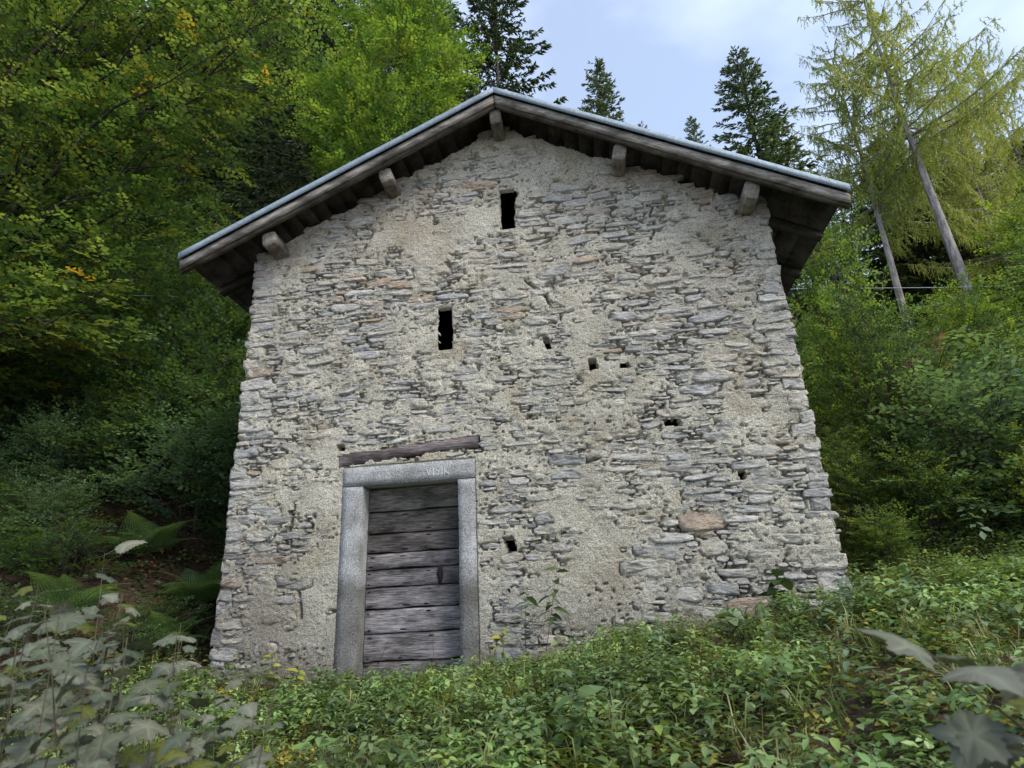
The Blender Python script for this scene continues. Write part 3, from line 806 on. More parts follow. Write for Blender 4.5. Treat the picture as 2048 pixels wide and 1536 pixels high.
# --- second beech behind the ridge's left
r = np.random.default_rng(12); tg = []
cB = np.array([-4.7, 13.0, 13.5])
for k in range(120):
    v = r.normal(0, 1, 3); v /= np.linalg.norm(v); v = v * r.uniform(.55, 1) ** .6
    tg.append(cB + v * np.array([2.7, 2.2, 5.6]))
tb = np.array([-4.9, 13.2, float(terrain(-4.9, 13.2))])
trunk_p = np.array([tb + np.array([.1 * math.sin(5 * t), 0, (18.0 - tb[2]) * t]) for t in np.linspace(0, 1, 14)])
def root2(T, r): return np.array([tb[0], tb[1], max(5.0, T[2] - r.uniform(1.2, 3.2))])
fol, wood = leafy('b2', tg, root2, None, YGREEN, 4, nsub=9, sublen=(.5, 1.0), per=4, slen=.42, arch=.02, t0=.35, limb_r=.012,
                  nleaf=11, leaf=.24, trunk=(trunk_p, np.linspace(.2, .03, 14)), flat=.7)
place_pair('beech_tree', tuple(tb), fol, wood, M['leaf'], M['bark'], 'bright yellow-green beech rising just behind the left roof slope near the ridge', 'tree')

# ------------------------------------------------------------ conifers
def spruce_mesh(seed, Ht, Rad, base=.1, dens=1.0, pal=SPRG, droop=.35):
    r = np.random.default_rng(seed); LV, LF = leaf_lo(.15)
    P = []; D = []; S = []; W = []; paths = [np.array([(0, 0, Ht * t) for t in np.linspace(-.03, 1, 10)])]; rads = [np.linspace(Ht * .011, .01, 10)]
    z_ = base * Ht
    while z_ < Ht * .985:
        f = 1 - (z_ / Ht - base) / (1 - base)
        for q in range(5 + (r.random() < .5)):
            az = r.uniform(0, 6.283); L_ = (Rad * f ** .68 + .10) * r.uniform(.6, 1.15)
            o = np.array([math.cos(az), math.sin(az), 0]); rise = .45 * (1 - f) - droop * f
            p0 = np.array([0, 0, z_ + r.uniform(-.1, .1)]); nseg = 6
            t = np.linspace(0, 1, nseg)[:, None]
            c = p0 + o * L_ * t + np.array([0, 0, 1]) * (rise * L_ * t + .22 * L_ * t ** 3 * f)
            paths.append(c); rads.append(np.linspace(.012 + .006 * L_, .003, nseg))
            nt_ = int(max(8, L_ / .042 * dens)); tt = np.sqrt(r.uniform(.03, 1, nt_)); tt = np.sort(tt)
            ii = np.minimum((tt * 5).astype(int), 4); pp = c[ii] + (c[ii + 1] - c[ii]) * (tt * 5 - ii)[:, None]
            tg_ = c[ii + 1] - c[ii]; tg_ /= np.linalg.norm(tg_, axis=1)[:, None]
            sd = np.cross(tg_, [0, 0, 1.]); sgn = r.choice([-1, 1], nt_)[:, None]
            d = tg_ * r.uniform(.5, 1.2, (nt_, 1)) + sd * sgn * r.uniform(.3, .9, (nt_, 1)) + np.array([0, 0, -1]) * r.uniform(-.05, .75, (nt_, 1)) * (.4 + f)
            P.append(pp); D.append(d); S.append(np.minimum((.16 + .28 * L_ / max(Rad, .1) * (1 - tt * .6)) * r.uniform(.6, 1.3, nt_), .6))
        z_ += max(.13, .22 * f * Ht / 14 + .12)
    P = np.concatenate(P); D = np.concatenate(D); S = np.concatenate(S)
    N = r.normal(0, .6, (len(P), 3)) + np.array([0, 0, 1.]); fr = frames(D, N)
    pal = np.array(pal); C = pal[r.choice(len(pal), len(P))] * r.uniform(.75, 1.3, (len(P), 1))
    tc = np.array([[.7] * 3, [1] * 3, [1.35] * 3, [1] * 3])
    V1, F1, C1 = scatter(LV, LF, fr, P, S, tc, C)
    fr2 = np.stack([fr[:, :, 0], fr[:, :, 2], -fr[:, :, 1]], -1)
    V2, F2, C2 = scatter(LV, LF, fr2, P, S * .9, tc, C * .85)
    V = np.concatenate([V1, V2]); F = np.concatenate([F1, F2 + len(V1)]); C = np.concatenate([C1, C2])
    # apex shoot
    wV, wF = tubes(paths, rads, 5)
    return mkmesh('spruce_crown', V, [F], M['needle'], C), mkmesh('spruce_trunk', wV, [wF], M['bark'], smooth=True)

def larch_mesh(seed, Ht, Rad, base=.42, pal=None):
    r = np.random.default_rng(seed)
    pal = np.array(pal or [(.33, .38, .085), (.27, .34, .085), (.38, .39, .09), (.20, .28, .075)])
    P = []; D = []; S = []; paths = [np.array([(.02 * Ht * math.sin(t * 2.2) , 0, Ht * t) for t in np.linspace(-.05, 1, 12)])]; rads = [np.linspace(Ht * .0125, .012, 12) * np.linspace(1, .7, 12)]
    z_ = base * Ht
    def tx(z): return .02 * Ht * math.sin(z / Ht * 2.2)
    while z_ < Ht * .99:
        f = 1 - (z_ / Ht - base) / (1 - base)
        for q in range(4 + (r.random() < .6)):
            az = r.uniform(0, 6.283); L_ = (Rad * f ** .6 + .25) * r.uniform(.45, 1.2) * (1 if r.random() > .12 else 1.35)
            o = np.array([math.cos(az), math.sin(az), 0]); nseg = 7; t = np.linspace(0, 1, nseg)[:, None]
            rise = .35 * (1 - f) - .12 * f
            c = np.array([tx(z_), 0, z_]) + o * L_ * t + np.array([0, 0, 1]) * (rise * L_ * t + .28 * L_ * t ** 2.5)
            c[1:-1] += r.normal(0, .03, (nseg - 2, 3))
            paths.append(c); rads.append(np.linspace(.012 + .007 * L_, .003, nseg))
            nt_ = int(max(8, L_ / .043))
            for u in r.uniform(.12, 1, nt_):
                ii = min(int(u * 6), 5); p = c[ii] + (c[ii + 1] - c[ii]) * (u * 6 - ii)
                hl = r.uniform(.15, .8) * (.35 + .75 * f); sd = np.array([r.normal(0, .30), r.normal(0, .30), -1.0])
                if r.random() < .25: sd = o * .9 + np.array([r.normal(0, .5), r.normal(0, .5), .25]); hl *= .6
                sd /= np.linalg.norm(sd); k = int(max(3, hl / .035)); v = np.linspace(0, 1, k)[:, None]
                q_ = p + sd * hl * v + r.normal(0, .012, (k, 3))
                if r.random() < .35: paths.append(np.array([p, p + sd * hl])); rads.append(np.array([.004, .002]))
                P.append(q_); D.append(sd + r.normal(0, .38, (k, 3))); S.append(r.uniform(.06, .12, k))
        z_ += max(.16, .34 * Ht / 16)
    P = np.concatenate(P); D = np.concatenate(D); S = np.concatenate(S)
    LV = np.array([[-.3, -.13, 0], [.9, 0, .1], [-.1, .20, -.1], ], float); LF = np.array([[0, 1, 2]])
    fr = frames(D, r.normal(0, 1, (len(P), 3)))
    C = pal[r.choice(len(pal), len(P))] * r.uniform(.75, 1.25, (len(P), 1))
    V, F, cc = scatter(LV, LF, fr, P, S, None, C)
    wV, wF = tubes(paths, rads, 6)
    return mkmesh('larch_crown', V, [F], M['needle'], cc), mkmesh('larch_trunk', wV, [wF], M['larch_bark'], smooth=True)

SP = [spruce_mesh(21, 18, 2.7), spruce_mesh(22, 18, 3.1, .06), spruce_mesh(23, 18, 2.4, .14)]
SPN = spruce_mesh(24, 20, 4.0, .12, 1.0, [(.045, .072, .040), (.055, .085, .045)], .55)
def put(name, pair, loc, h, h0, rz, label, cat, group=None, names=('crown', 'trunk'), sxy=1.0):
    r_ = tag(empty(name, loc), label, cat, group); s = h / h0
    r_.scale = (s * sxy, s * sxy, s); r_.rotation_euler = (0, 0, rz)
    link(names[0], pair[0], r_); link(names[1], pair[1], r_)
    return r_
def spruce(x, y, top, k, label, group=None, sxy=1.0):
    g_ = float(terrain(x, y)) - .3
    if k == 9: return put('spruce_tree', SPN, (x, y, g_), top - g_, 20, random.uniform(0, 6), label, 'tree', group, sxy=sxy)
    return put('spruce_tree', SP[k], (x, y, g_), top - g_, 18, random.uniform(0, 6), label, 'tree', group, sxy=sxy)
spruce(2.35, 30, 32.4, 0, 'small pointed spruce standing alone in the sky above the right roof slope near the ridge', sxy=.95)
spruce(4.85, 32, 28.8, 2, 'short spruce tip barely clearing the roof right of the lone pointed spruce', sxy=.8)
spruce(8.47, 34, 30.5, 2, 'pale brownish spruce top left of the tall spruce over the right eave', sxy=.85)
spruce(9.37, 26, 27.3, 1, 'tall dark pointed spruce above the right roof slope beside the larches', sxy=1.15)
spruce(11.3, 28, 24.5, 0, 'dark spruce leaning against the tall pointed one on its right', sxy=1.1)
spruce(-2.5, 19, 29.0, 9, 'tall dark drooping spruce right behind the roof ridge', sxy=.75)
spruce(-9.4, 18, 31.5, 9, 'dark tall spruce between the two beeches at the top edge', sxy=.9)
spruce(-6.6, 20, 29, 9, 'dark spruce directly behind the bright beech, its top out of frame', sxy=.8)
LA = [larch_mesh(31, 16, 3.0), larch_mesh(32, 16, 2.6, .5), larch_mesh(33, 16, 3.2, .38)]
def larch(x, y, top, k, label, rz, sxy=1.0):
    g_ = float(terrain(x, y)) - .3
    return put('larch_tree', LA[k], (x, y, g_), top - g_, 16, rz, label, 'tree', 'larches beyond the right eave', sxy=sxy)
larch(10.55, 20, 20.6, 0, 'yellow-green larch nearest the right eave with a bare slanting grey trunk', .5)
larch(11.6, 18, 22.6, 1, 'tallest yellow-green larch whose top leaves the frame, bare trunk below', 2.0)
larch(17.6, 24, 23.6, 2, 'feathery larch top just right of the tallest larch', 3.3, .8)
larch(19.2, 24.5, 23.3, 0, 'feathery larch top second from the right edge against the bright cloud', 4.4, .9)
larch(21.2, 24.5, 22.6, 1, 'feathery larch top cut by the right edge of the picture', 5.2)
larch(14.9, 21, 17.5, 2, 'shorter larch with hanging green curtains between the grey trunks and right edge', 1.2, .9)

# dark wood behind
k = 0
rr = np.random.default_rng(77)
for (x0, x1, y0, y1, n_, hmin, hmax, lab, grp) in (
        (-34, -9.5, 15, 40, 34, 13, 22, 'dark spruce in the shaded wood on the slope left of the house', 'spruces of the wood on the left slope'),
        (-8, -3, 24, 40, 6, 13, 18, 'dark spruce in the shaded wood hidden behind the two beeches', 'spruces behind the beeches'),
        (13, 40, 23, 36, 44, 8, 11.5, 'dark spruce in the shaded wood on the slope behind the larch trunks', 'spruces of the wood behind the larches')):
    for q in range(n_):
        x = rr.uniform(x0, x1); y = rr.uniform(y0, y1)
        if lab.endswith('trunks') and x / y < .47: x = y * rr.uniform(.47, 1.0)
        if x < 0 and x0 < -8.5 and x / y > -.42: x = -y * rr.uniform(.42, 1.1)
        g_ = float(terrain(x, y))
        spruce(x, y, g_ + rr.uniform(hmin, hmax), k % 3, lab, grp, sxy=1.25 if x < 0 else 1.8); k += 1

# ------------------------------------------------------------ shrubs
def shrub_mesh(seed, Hh, Rr, pal, nt_, slen=.30, leaf=.22, nleaf=9, low=.15, nsub=7, wl=.33, per=3, flat=.6):
    r = np.random.default_rng(seed); tg = []
    for q in range(nt_):
        a = r.uniform(0, 6.283); u = r.random() ** .6; zz = Hh * (low + (1 - low) * r.random() ** .8)
        rad = Rr * math.sqrt(max(.05, 1 - (zz / Hh) ** 2.2)) * (.35 + .65 * u)
        tg.append((rad * math.cos(a), rad * math.sin(a), zz))
    def rt(T, r): return np.array([T[0] * .12, T[1] * .12, -.1 if T[2] < Hh * .5 else T[2] * .25])
    fol, wood = leafy('s', tg, rt, None, pal, seed, nsub=nsub, sublen=(.22 * Rr + .1, .5 * Rr + .15), per=per, slen=slen, arch=.12, t0=.25, limb_r=.008, nleaf=nleaf, leaf=leaf, flat=flat, wl=wl,
                      trunk=(np.array([(0, 0, -.2), (0.02, 0, Hh * .3), (0, .03, Hh * .8)]), np.array([.03, .02, .006])))
    return mkmesh('foliage', fol[0], [fol[1]], M['leaf'], fol[2]), mkmesh('stems', wood[0], [wood[1]], M['bark'], smooth=True)
SH = dict(
    tall=(shrub_mesh(41, 5.0, 1.15, YGREEN, 60), 5.0), tallb=(shrub_mesh(42, 5.0, 1.3, GREEN, 60), 5.0),
    mid=(shrub_mesh(43, 2.4, 1.2, GREEN, 36), 2.4), midy=(shrub_mesh(44, 2.4, 1.2, YGREEN, 36), 2.4),
    dark=(shrub_mesh(45, 2.0, 1.2, DARKG, 36, slen=.28), 2.0), blue=(shrub_mesh(46, 2.0, 1.1, BLUEG, 32, slen=.30, flat=.85), 2.0),
    low=(shrub_mesh(47, .8, .6, GREEN, 16, slen=.2, nsub=5), .8), lowd=(shrub_mesh(48, .8, .7, DARKG, 16, slen=.2, nsub=5), .8),
    brown=(shrub_mesh(49, 1.5, .6, [(.16, .07, .04), (.12, .06, .035), (.2, .10, .05)], 16, slen=.22, nsub=5), 1.5),
    yellow=(shrub_mesh(50, 1.6, .6, [(.24, .25, .04), (.17, .24, .04), (.28, .26, .04)], 11, slen=.24, nsub=5), 1.6))
def shrub(kind, x, y, h, label, group=None, sxy=1.0, cat='shrub', name='shrub'):
    g_ = float(terrain(x, y)); mm, h0 = SH[kind]
    return put(name, mm, (x, y, g_), h, h0, random.uniform(0, 6.28), label, cat, group, names=('foliage', 'stems'), sxy=sxy)
# right of the house
shrub('tall', 4.2, 9.6, 6.0, 'tall bright hornbeam bush right under the right eave', sxy=.62)
shrub('tallb', 4.1, 8.6, 3.8, 'green bush pressed against the right corner of the house', sxy=.85)
shrub('tallb', 6.0, 11.2, 3.3, 'green bush below the left grey larch trunk', sxy=1.15)
shrub('tall', 7.5, 11.8, 3.7, 'bright bush at the foot of the right grey larch trunk', sxy=1.1)
shrub('tall', 7.2, 8.8, 4.2, 'yellow-green sapling leaning in at the right edge, tallest there', sxy=1.1)
shrub('tallb', 5.7, 8.4, 2.6, 'leafy olive bush in the middle of the right thicket', sxy=1.3)
shrub('blue', 4.75, 8.1, 2.3, 'arching bluish-green elder spray beside the right house corner', sxy=1.1)
shrub('mid', 3.7, 7.7, 1.3, 'low green bush at the foot of the right house corner')
shrub('midy', 4.9, 7.6, 1.25, 'bramble mound right of the low corner bush')
shrub('mid', 6.1, 7.5, 1.5, 'green bramble mound near the right edge')
shrub('blue', 5.4, 7.0, 1.0, 'low bluish-green bush in front of the bramble mounds')
shrub('brown', 4.8, 9.1, 2.6, 'withered reddish-brown bush among the green thicket', sxy=.6)
shrub('yellow', 4.55, 6.9, 1.25, 'small sapling with yellow-green leaves at the right edge', sxy=.5)
shrub('tallb', 3.05, 8.0, 1.7, 'leafy bush filling the gap behind the right wall corner', sxy=1.3)
shrub('mid', 3.0, 7.3, .7, 'small green bush touching the foot of the right wall corner', sxy=1.1)
for x, y, h, kd in ((9.5, 12.5, 4.5, 'tallb'), (9.2, 10.2, 4.0, 'tall'), (11.5, 14, 5, 'tallb'), (8.6, 14.5, 3.2, 'tall'), (5.6, 14, 3.2, 'tallb'), (13, 17, 6, 'tall'), (16, 19, 6, 'tallb'),
                    (10.5, 17, 3, 'tallb'), (3.4, 12.5, 3.5, 'mid'), (7.9, 7.8, 2.4, 'midy'), (19, 22, 7, 'tall'), (15, 15, 6, 'tall'), (12, 11, 5, 'tallb')):
    shrub(kd, x, y, h, {'tall': 'tall yellow-green bush in the thicket behind the right grassy bank', 'tallb': 'tall mid-green bush in the thicket behind the right grassy bank', 'mid': 'rounded bush tucked behind the right back corner of the house',
          'midy': 'rounded yellow-green bush at the right edge above the grassy bank'}[kd], {'tall': 'yellow-green bushes of the right thicket', 'tallb': 'mid-green bushes of the right thicket'}.get(kd), sxy=1.2)
# left undergrowth
rr = np.random.default_rng(5)
for kd, x, y, h in (('lowd', -5.2, 7.0, .45), ('blue', -7.6, 7.6, 1.0), ('lowd', -7.0, 7.3, .5), ('lowd', -8.6, 7.3, .9), ('blue', -9.3, 7.6, 1.2), ('lowd', -5.0, 6.3, .5), ('lowd', -5.9, 5.9, .6), ('dark', -5.6, 9.4, 2.2), ('blue', -6.2, 8.8, 2.2), ('dark', -6.9, 9.8, 2.6), ('tallb', -5.3, 10.8, 3.6), ('dark', -7.9, 9.2, 1.8), ('blue', -8.6, 8.6, 1.5), ('dark', -9.6, 9.6, 2.4),
                    ('blue', -7.6, 9.0, 1.4), ('dark', -5.1, 9.2, 1.6), ('blue', -9.4, 10.8, 2.3), ('dark', -8.2, 11.5, 3.2), ('dark', -11, 11.5, 3.5), ('mid', -6.4, 11.9, 3.2), ('blue', -10.6, 8.4, 1.9),
                    ('dark', -12.5, 10, 3.5), ('tallb', -9.5, 13.5, 4.5), ('dark', -12.5, 14, 5), ('tallb', -6.7, 14.5, 4), ('lowd', -6.6, 7.0, .8), ('lowd', -7.8, 6.8, .8), ('dark', -15, 12, 5), ('dark', -5.2, 13, 3.6)):
    lb = {'dark': 'dark green undergrowth bush on the shaded slope left of the house', 'blue': 'bluish-green undergrowth bush on the shaded slope left of the house',
          'tallb': 'taller mid-green bush standing in the undergrowth left of the house', 'mid': 'rounded green bush behind the left undergrowth', 'lowd': 'low dark plant among the ferns on the left slope'}[kd]
    shrub(kd, x, y, h, lb, {'dark': 'dark undergrowth bushes on the left slope', 'blue': 'bluish undergrowth bushes on the left slope', 'tallb': 'taller bushes in the left undergrowth', 'mid': None, 'lowd': 'low dark plants by the ferns'}[kd], sxy=1.15)
shrub('midy', -5.15, 9.8, 2.8, 'yellow-green bush close to the left house wall below the eave', sxy=.6)

# ------------------------------------------------------------ ferns
def frond_mesh(seed):
    r = np.random.default_rng(seed); t = np.linspace(0, 1, 12)
    c = np.stack([t * .9, 0 * t, .55 * t - .55 * t ** 2.2], 1)
    rv, rf = tubes([c], [np.linspace(.006, .0015, 12)], 4)
    Vs = [rv]; F4 = [rf]; F3 = []; off = len(rv)
    for q in range(30):
        u = .12 + .86 * q / 30; f = u * 11; i0 = min(int(f), 10); p = c[i0] + (c[i0 + 1] - c[i0]) * (f - i0); tg_ = c[i0 + 1] - c[i0]; tg_ /= np.linalg.norm(tg_)
        pl = .22 * math.sin(math.pi * min(1, u * .75 + .22)) ** 1.1 * (1.15 - u)*1.5
        for sd in (-1, 1):
            d = np.array([0, sd, 0]) + tg_ * .35 + np.array([0, 0, -.12]); d /= np.linalg.norm(d)
            s2 = np.cross(d, np.cross(tg_, d)); s2 /= np.linalg.norm(s2) + 1e-9
            k = 7
            for j in range(k):      # pinnules
                a = p + d * pl * (j / k); b_ = p + d * pl * ((j + 1) / k); wd = .016 * (1 - j / k) + .005
                for s3 in (-1, 1):
                    m_ = (a + b_) / 2 + s2 * wd * s3 + d * .008
                    Vs.append(np.stack([a, b_, m_])); F3.append([[off, off + 1, off + 2]]); off += 3
    V = np.concatenate(Vs)
    c0 = np.tile(np.array([.11, .19, .075]), (len(V), 1)) * r.uniform(.8, 1.2, (len(V), 1))
    return mkmesh('frond', V, [np.concatenate(F4), np.concatenate(F3)], M['leaf'], c0)
FRD = [frond_mesh(1), frond_mesh(2)]
def fern(x, y, s, n_, label):
    t = tag(empty('fern', (x, y, float(terrain(x, y)) - .02)), label, 'fern', 'ferns on the left slope')
    for q in range(n_):
        o = link('frond', FRD[q % 2], t); o.rotation_euler = (random.uniform(-.15, .15), random.uniform(-.75, -.1), q * 6.283 / n_ + random.uniform(-.3, .3)); k_ = s * random.uniform(.8, 1.15); o.scale = (k_, k_, k_)
fern(-5.35, 7.9, 1.0, 15, 'largest fern, with upright fronds, nearest the left house corner')
fern(-6.3, 7.9, .95, 13, 'fern with spreading fronds left of the largest fern')
fern(-6.1, 6.6, .85, 8, 'low fern in front of the other ferns by the dark hollow')
fern(-7.4, 7.0, .85, 8, 'fern on the reddish leaf litter further left')
fern(-8.4, 8.2, .9, 8, 'fern arching at the left edge above the leaf litter')
fern(-5.0, 6.9, .8, 8, 'small fern in the hollow right beside the left wall corner')

# ------------------------------------------------------------ ground cover
r = np.random.default_rng(99)
def herb_tmpl(seed, kind):
    r = np.random.default_rng(seed); LV, LF = leaf_hi(bend=.26, w=.28) if kind == 'nettle' else leaf_tmpl(bend=.22, w=.34)
    m8 = len(LV); Vs = []; Fs = []; Cs = []; off = 0
    if kind == 'nettle':
        for k in range(6):
            zz = .30 * (k + 1.2) / 7; n_ = 2 if k < 5 else 4
            for q in range(n_):
                a = k * 1.57 + q * 6.283 / n_ + r.normal(0, .25)
                X = np.array([math.cos(a), math.sin(a), r.normal(.12, .25)]); Rm = frames(X[None], np.array([[r.normal(0, .2), r.normal(0, .2), 1.]]))[0]
                s = (.072 if 1 < k < 5 else .048) * r.uniform(.75, 1.25)
                Vs.append((LV * s) @ Rm.T + np.array([.01 * math.cos(a), .01 * math.sin(a), zz])); Fs.append(LF + off); off += m8
                Cs.append(np.full((m8, 3), r.uniform(.8, 1.2) * (.72 + .11 * k)))
    elif kind == 'grass':
        for q in range(14):
            a = r.uniform(0, 6.283); ln = r.uniform(.12, .30); b0 = np.array([r.normal(0, .02), r.normal(0, .02), 0]); o_ = np.array([math.cos(a), math.sin(a), 0]); w_ = np.cross(o_, [0, 0, 1]) * .0035
            c1 = b0 + o_ * ln * .25 + [0, 0, ln * .75]; c2 = b0 + o_ * ln * .75 + [0, 0, ln * .85]
            Vs.append(np.stack([b0 - w_, b0 + w_, c1 + w_, c1 - w_, c2])); Fs.append(np.array([[0, 1, 2], [0, 2, 3], [3, 2, 4]]) + off); off += 5; Cs.append(np.full((5, 3), r.uniform(.8, 1.3)))
    else:
        for q in range(12):
            a = r.uniform(0, 6.283); rad = r.uniform(.01, .09)
            X = np.array([math.cos(a), math.sin(a), r.normal(.1, .25)]); Rm = frames(X[None], np.array([[r.normal(0, .3), r.normal(0, .3), 1.]]))[0]
            s = .045 * r.uniform(.7, 1.3)
            Vs.append((LV * s) @ Rm.T + np.array([rad * math.cos(a), rad * math.sin(a), r.uniform(.02, .12)])); Fs.append(LF + off); off += 5
            Cs.append(np.full((5, 3), r.uniform(.75, 1.25)))
    return np.concatenate(Vs), np.concatenate(Fs), np.concatenate(Cs)

def in_house(x, y, m=.05): return (x > XL - m) & (x < XR + m) & (y > YF - .06) & (y < 12.4)
def cover(name, kinds, n_, region, pal, smin, smax, label, cat, dens=None, zs=1.0):
    x = r.uniform(region[0], region[1], n_ * 3); y = region[2] + (region[3] - region[2]) * r.random(n_ * 3) 
    keep = ~in_house(x, y)
    if dens is not None: keep &= r.random(n_ * 3) < dens(x, y)
    x = x[keep][:n_]; y = y[keep][:n_]; nn = len(x); zz = terrain(x, y)
    pal = np.array(pal); C = pal[r.choice(len(pal), nn)] * r.uniform(.6, 1.35, (nn, 1)) * (.6 + .8 * fbm(x, y, 1.2, 7, 2))[:, None]
    S = r.uniform(smin, smax, nn) * (.75 + .5 * fbm(x, y, .9, 17, 2))
    near = np.clip((np.abs(y - YF) < .35) & (x > XL) & (x < XR), 0, 1); S = S * (1 - .55 * near) * (.74 + .12 * (y < 3.5))
    lean = r.normal(0, .22, (nn, 2)); N = np.stack([lean[:, 0], lean[:, 1], np.ones(nn)], 1)
    a = r.uniform(0, 6.283, nn); Xd = np.stack([np.cos(a), np.sin(a), 0 * a], 1)
    Z_ = N / np.linalg.norm(N, axis=1)[:, None]; Y_ = np.cross(Z_, Xd); Y_ /= np.linalg.norm(Y_, axis=1)[:, None]; X_ = np.cross(Y_, Z_)
    fr = np.stack([X_, Y_, Z_], -1)
    Vs = []; Fs = []; Cs = []; off = 0; K = 6
    for k in range(K):
        m_ = np.arange(nn) % K == k
        tv, tf, tc = herb_tmpl(300 + k + hash(name) % 1 * 0, kinds)
        V, F, cc = scatter(tv, tf, fr[m_], np.stack([x, y, zz], 1)[m_], S[m_], tc, C[m_])
        Vs.append(V); Fs.append(F + off); Cs.append(cc); off += len(V)
    o = mk(name, np.concatenate(Vs), [np.concatenate(Fs)], M['herb'], None, np.concatenate(Cs), smooth=(kinds == 'nettle'))
    return tag(o, label, cat, kind='stuff')
HG = [(.120, .195, .060), (.165, .235, .085), (.090, .155, .048), (.195, .26, .10), (.155, .205, .045), (.072, .122, .04)]
def d_near(x, y): return (sst(-4.6, -3.2, x + .3 * (y - 5)) * .9 + .1) * (.10 + .90 * sst(.40, .56, fbm(x, y, .8, 27, 3)))
cover('herb_cover', 'nettle', 5200, (-5, 4.5, 1.3, 6.3), HG, .65, 1.25, 'knee-high pointed green herbs covering the slope before the house', 'herbs', d_near)
cover('herb_bank', 'nettle', 3800, (2.2, 9, 3.5, 9.5), HG, .8, 1.4, 'green nettle-like herbs on the bank right of the house', 'herbs')
cover('low_cover', 'round', 5200, (-5.5, 5, 1.3, 6.3), [(.08, .13, .035), (.10, .15, .035), (.13, .17, .045), (.24, .21, .035), (.07, .12, .04)], .7, 1.4, 'low round-leaved creeping plants between the taller herbs', 'ground cover')
cover('moss_patch', 'round', 3000, (-4, 4, 1.8, 6.2), [(.30, .32, .045), (.36, .31, .05), (.26, .17, .06), (.24, .30, .045)], .45, 1.0, 'yellow moss and small dry plants in patches between the herbs', 'moss',
      lambda x, y: sst(.55, .66, fbm(x, y, .7, 37, 2)))
cover('slope_cover', 'round', 4000, (-14, -4.2, 4, 14), [(.03, .055, .02), (.04, .065, .022), (.12, .06, .035), (.045, .07, .03), (.15, .09, .055)], 1.0, 2.2, 'scattered low plants and leaf litter on the dark left slope', 'ground cover')
cover('thicket_floor', 'nettle', 1600, (3, 16, 9, 18), [(.04, .075, .025), (.05, .085, .03)], 1.3, 2.4, 'dark herbs on the floor of the right thicket', 'herbs')
cover('grass_tufts', 'grass', 1700, (-5, 9, 1.3, 9), [(.13, .18, .05), (.17, .20, .06), (.24, .22, .09)], .6, 1.3, 'thin grass tufts scattered between the herbs', 'grass')
cover('tall_herbs', 'nettle', 240, (-4, 7, 3.2, 8), [(.15, .23, .07), (.19, .25, .08), (.12, .18, .10)], 1.1, 1.6, 'taller light green herbs rising here and there above the ground cover', 'herbs')
# fallen leaves
nl = 2200; x = r.uniform(-12, 5, nl); y = r.uniform(1.5, 10, nl); k_ = ~in_house(x, y); x = x[k_]; y = y[k_]; nl = len(x)
LV, LF = leaf_tmpl(.1, .35)
C = np.array([(.22, .12, .07), (.16, .09, .055), (.26, .17, .10), (.12, .07, .045)])[r.choice(4, nl)] * r.uniform(.7, 1.3, (nl, 1))
V, F, cc = scatter(LV, LF, frames(r.normal(0, 1, (nl, 3)) * [1, 1, .2], r.normal(0, .35, (nl, 3)) + [0, 0, 1]), np.stack([x, y, terrain(x, y) + .012], 1), r.uniform(.04, .09, nl), None, C)
tag(mk('fallen_leaves', V, [F], M['herb'], None, cc), 'brown fallen leaves strewn over the ground', 'fallen leaves', kind='stuff')

# ------------------------------------------------------------ large-leaved shoots in the foreground
def lobed_leaf(seed, pal, lobes=5, depth=.28):
    r = np.random.default_rng(seed); n_ = 40; a = np.linspace(-math.pi * .93, math.pi * .93, n_)
    rad = .5 * (1 - depth * .5 * (1 - np.cos(a * lobes))) * (1 - .12 * (np.abs(a) / math.pi)) * (1 + .35 * np.exp(-(a / .35) ** 2) * (depth > .1))
    rad = rad * (1 + .07 * (np.arange(n_) % 2 * 2 - 1))
    x = rad * np.cos(a) + .38; y = rad * np.sin(a)
    vein = .05 * np.abs(np.sin(a * lobes * .5))
    def zf(x, y, v): return -.35 * (x - .3) ** 2 - .25 * y ** 2 + v
    o_ = np.stack([x, y, zf(x, y, vein * .6)], 1)
    i_ = np.stack([.38 + (x - .38) * .5, y * .5, zf(.38 + (x - .38) * .5, y * .5, vein)], 1)
    c_ = np.array([[.38, 0, 0], [0, 0, 0], [-.35, 0, .05]])
    V = np.concatenate([o_, i_, c_]); F4 = []; F3 = []
    for k in range(n_ - 1):
        F4.append([k, k + 1, n_ + k + 1, n_ + k]); F3.append([n_ + k, n_ + k + 1, 2 * n_])
    F3.append([0, n_, 2 * n_ + 1]); F3.append([n_ - 1, 2 * n_ + 1, 2 * n_ - 1]); F3.append([n_, 2 * n_, 2 * n_ + 1]); F3.append([2 * n_, 2 * n_ - 1, 2 * n_ + 1])
    # petiole as a slim strip of quads
    V = np.concatenate([V, [[0, .010, 0], [-.35, .007, .0], [-.35, -.007, .0], [0, -.010, 0]]]); m0 = 2 * n_ + 3
    F4.append([m0, m0 + 1, m0 + 2, m0 + 3])
    cc = np.tile(np.array(pal), (len(V), 1)) * r.uniform(.88, 1.12, (len(V), 1))
    vn_ = np.exp(-(np.sin(a * lobes * .5) / .22) ** 2); cc[:n_] *= (.82 + .10 * vn_)[:, None]; cc[n_:2 * n_] *= (.92 + .55 * vn_)[:, None]; cc[2 * n_:2 * n_ + 3] *= 1.4
    return mkmesh('leaf', V, [np.array(F4), np.array(F3)], M['pale_leaf'], cc, smooth=True)
PALE = [lobed_leaf(1, (.112, .122, .088)), lobed_leaf(2, (.088, .102, .07), 5, .20), lobed_leaf(3, (.145, .15, .115), 3, .18), lobed_leaf(4, (.075, .088, .016)), lobed_leaf(5, (.068, .085, .055), 5, .12)]
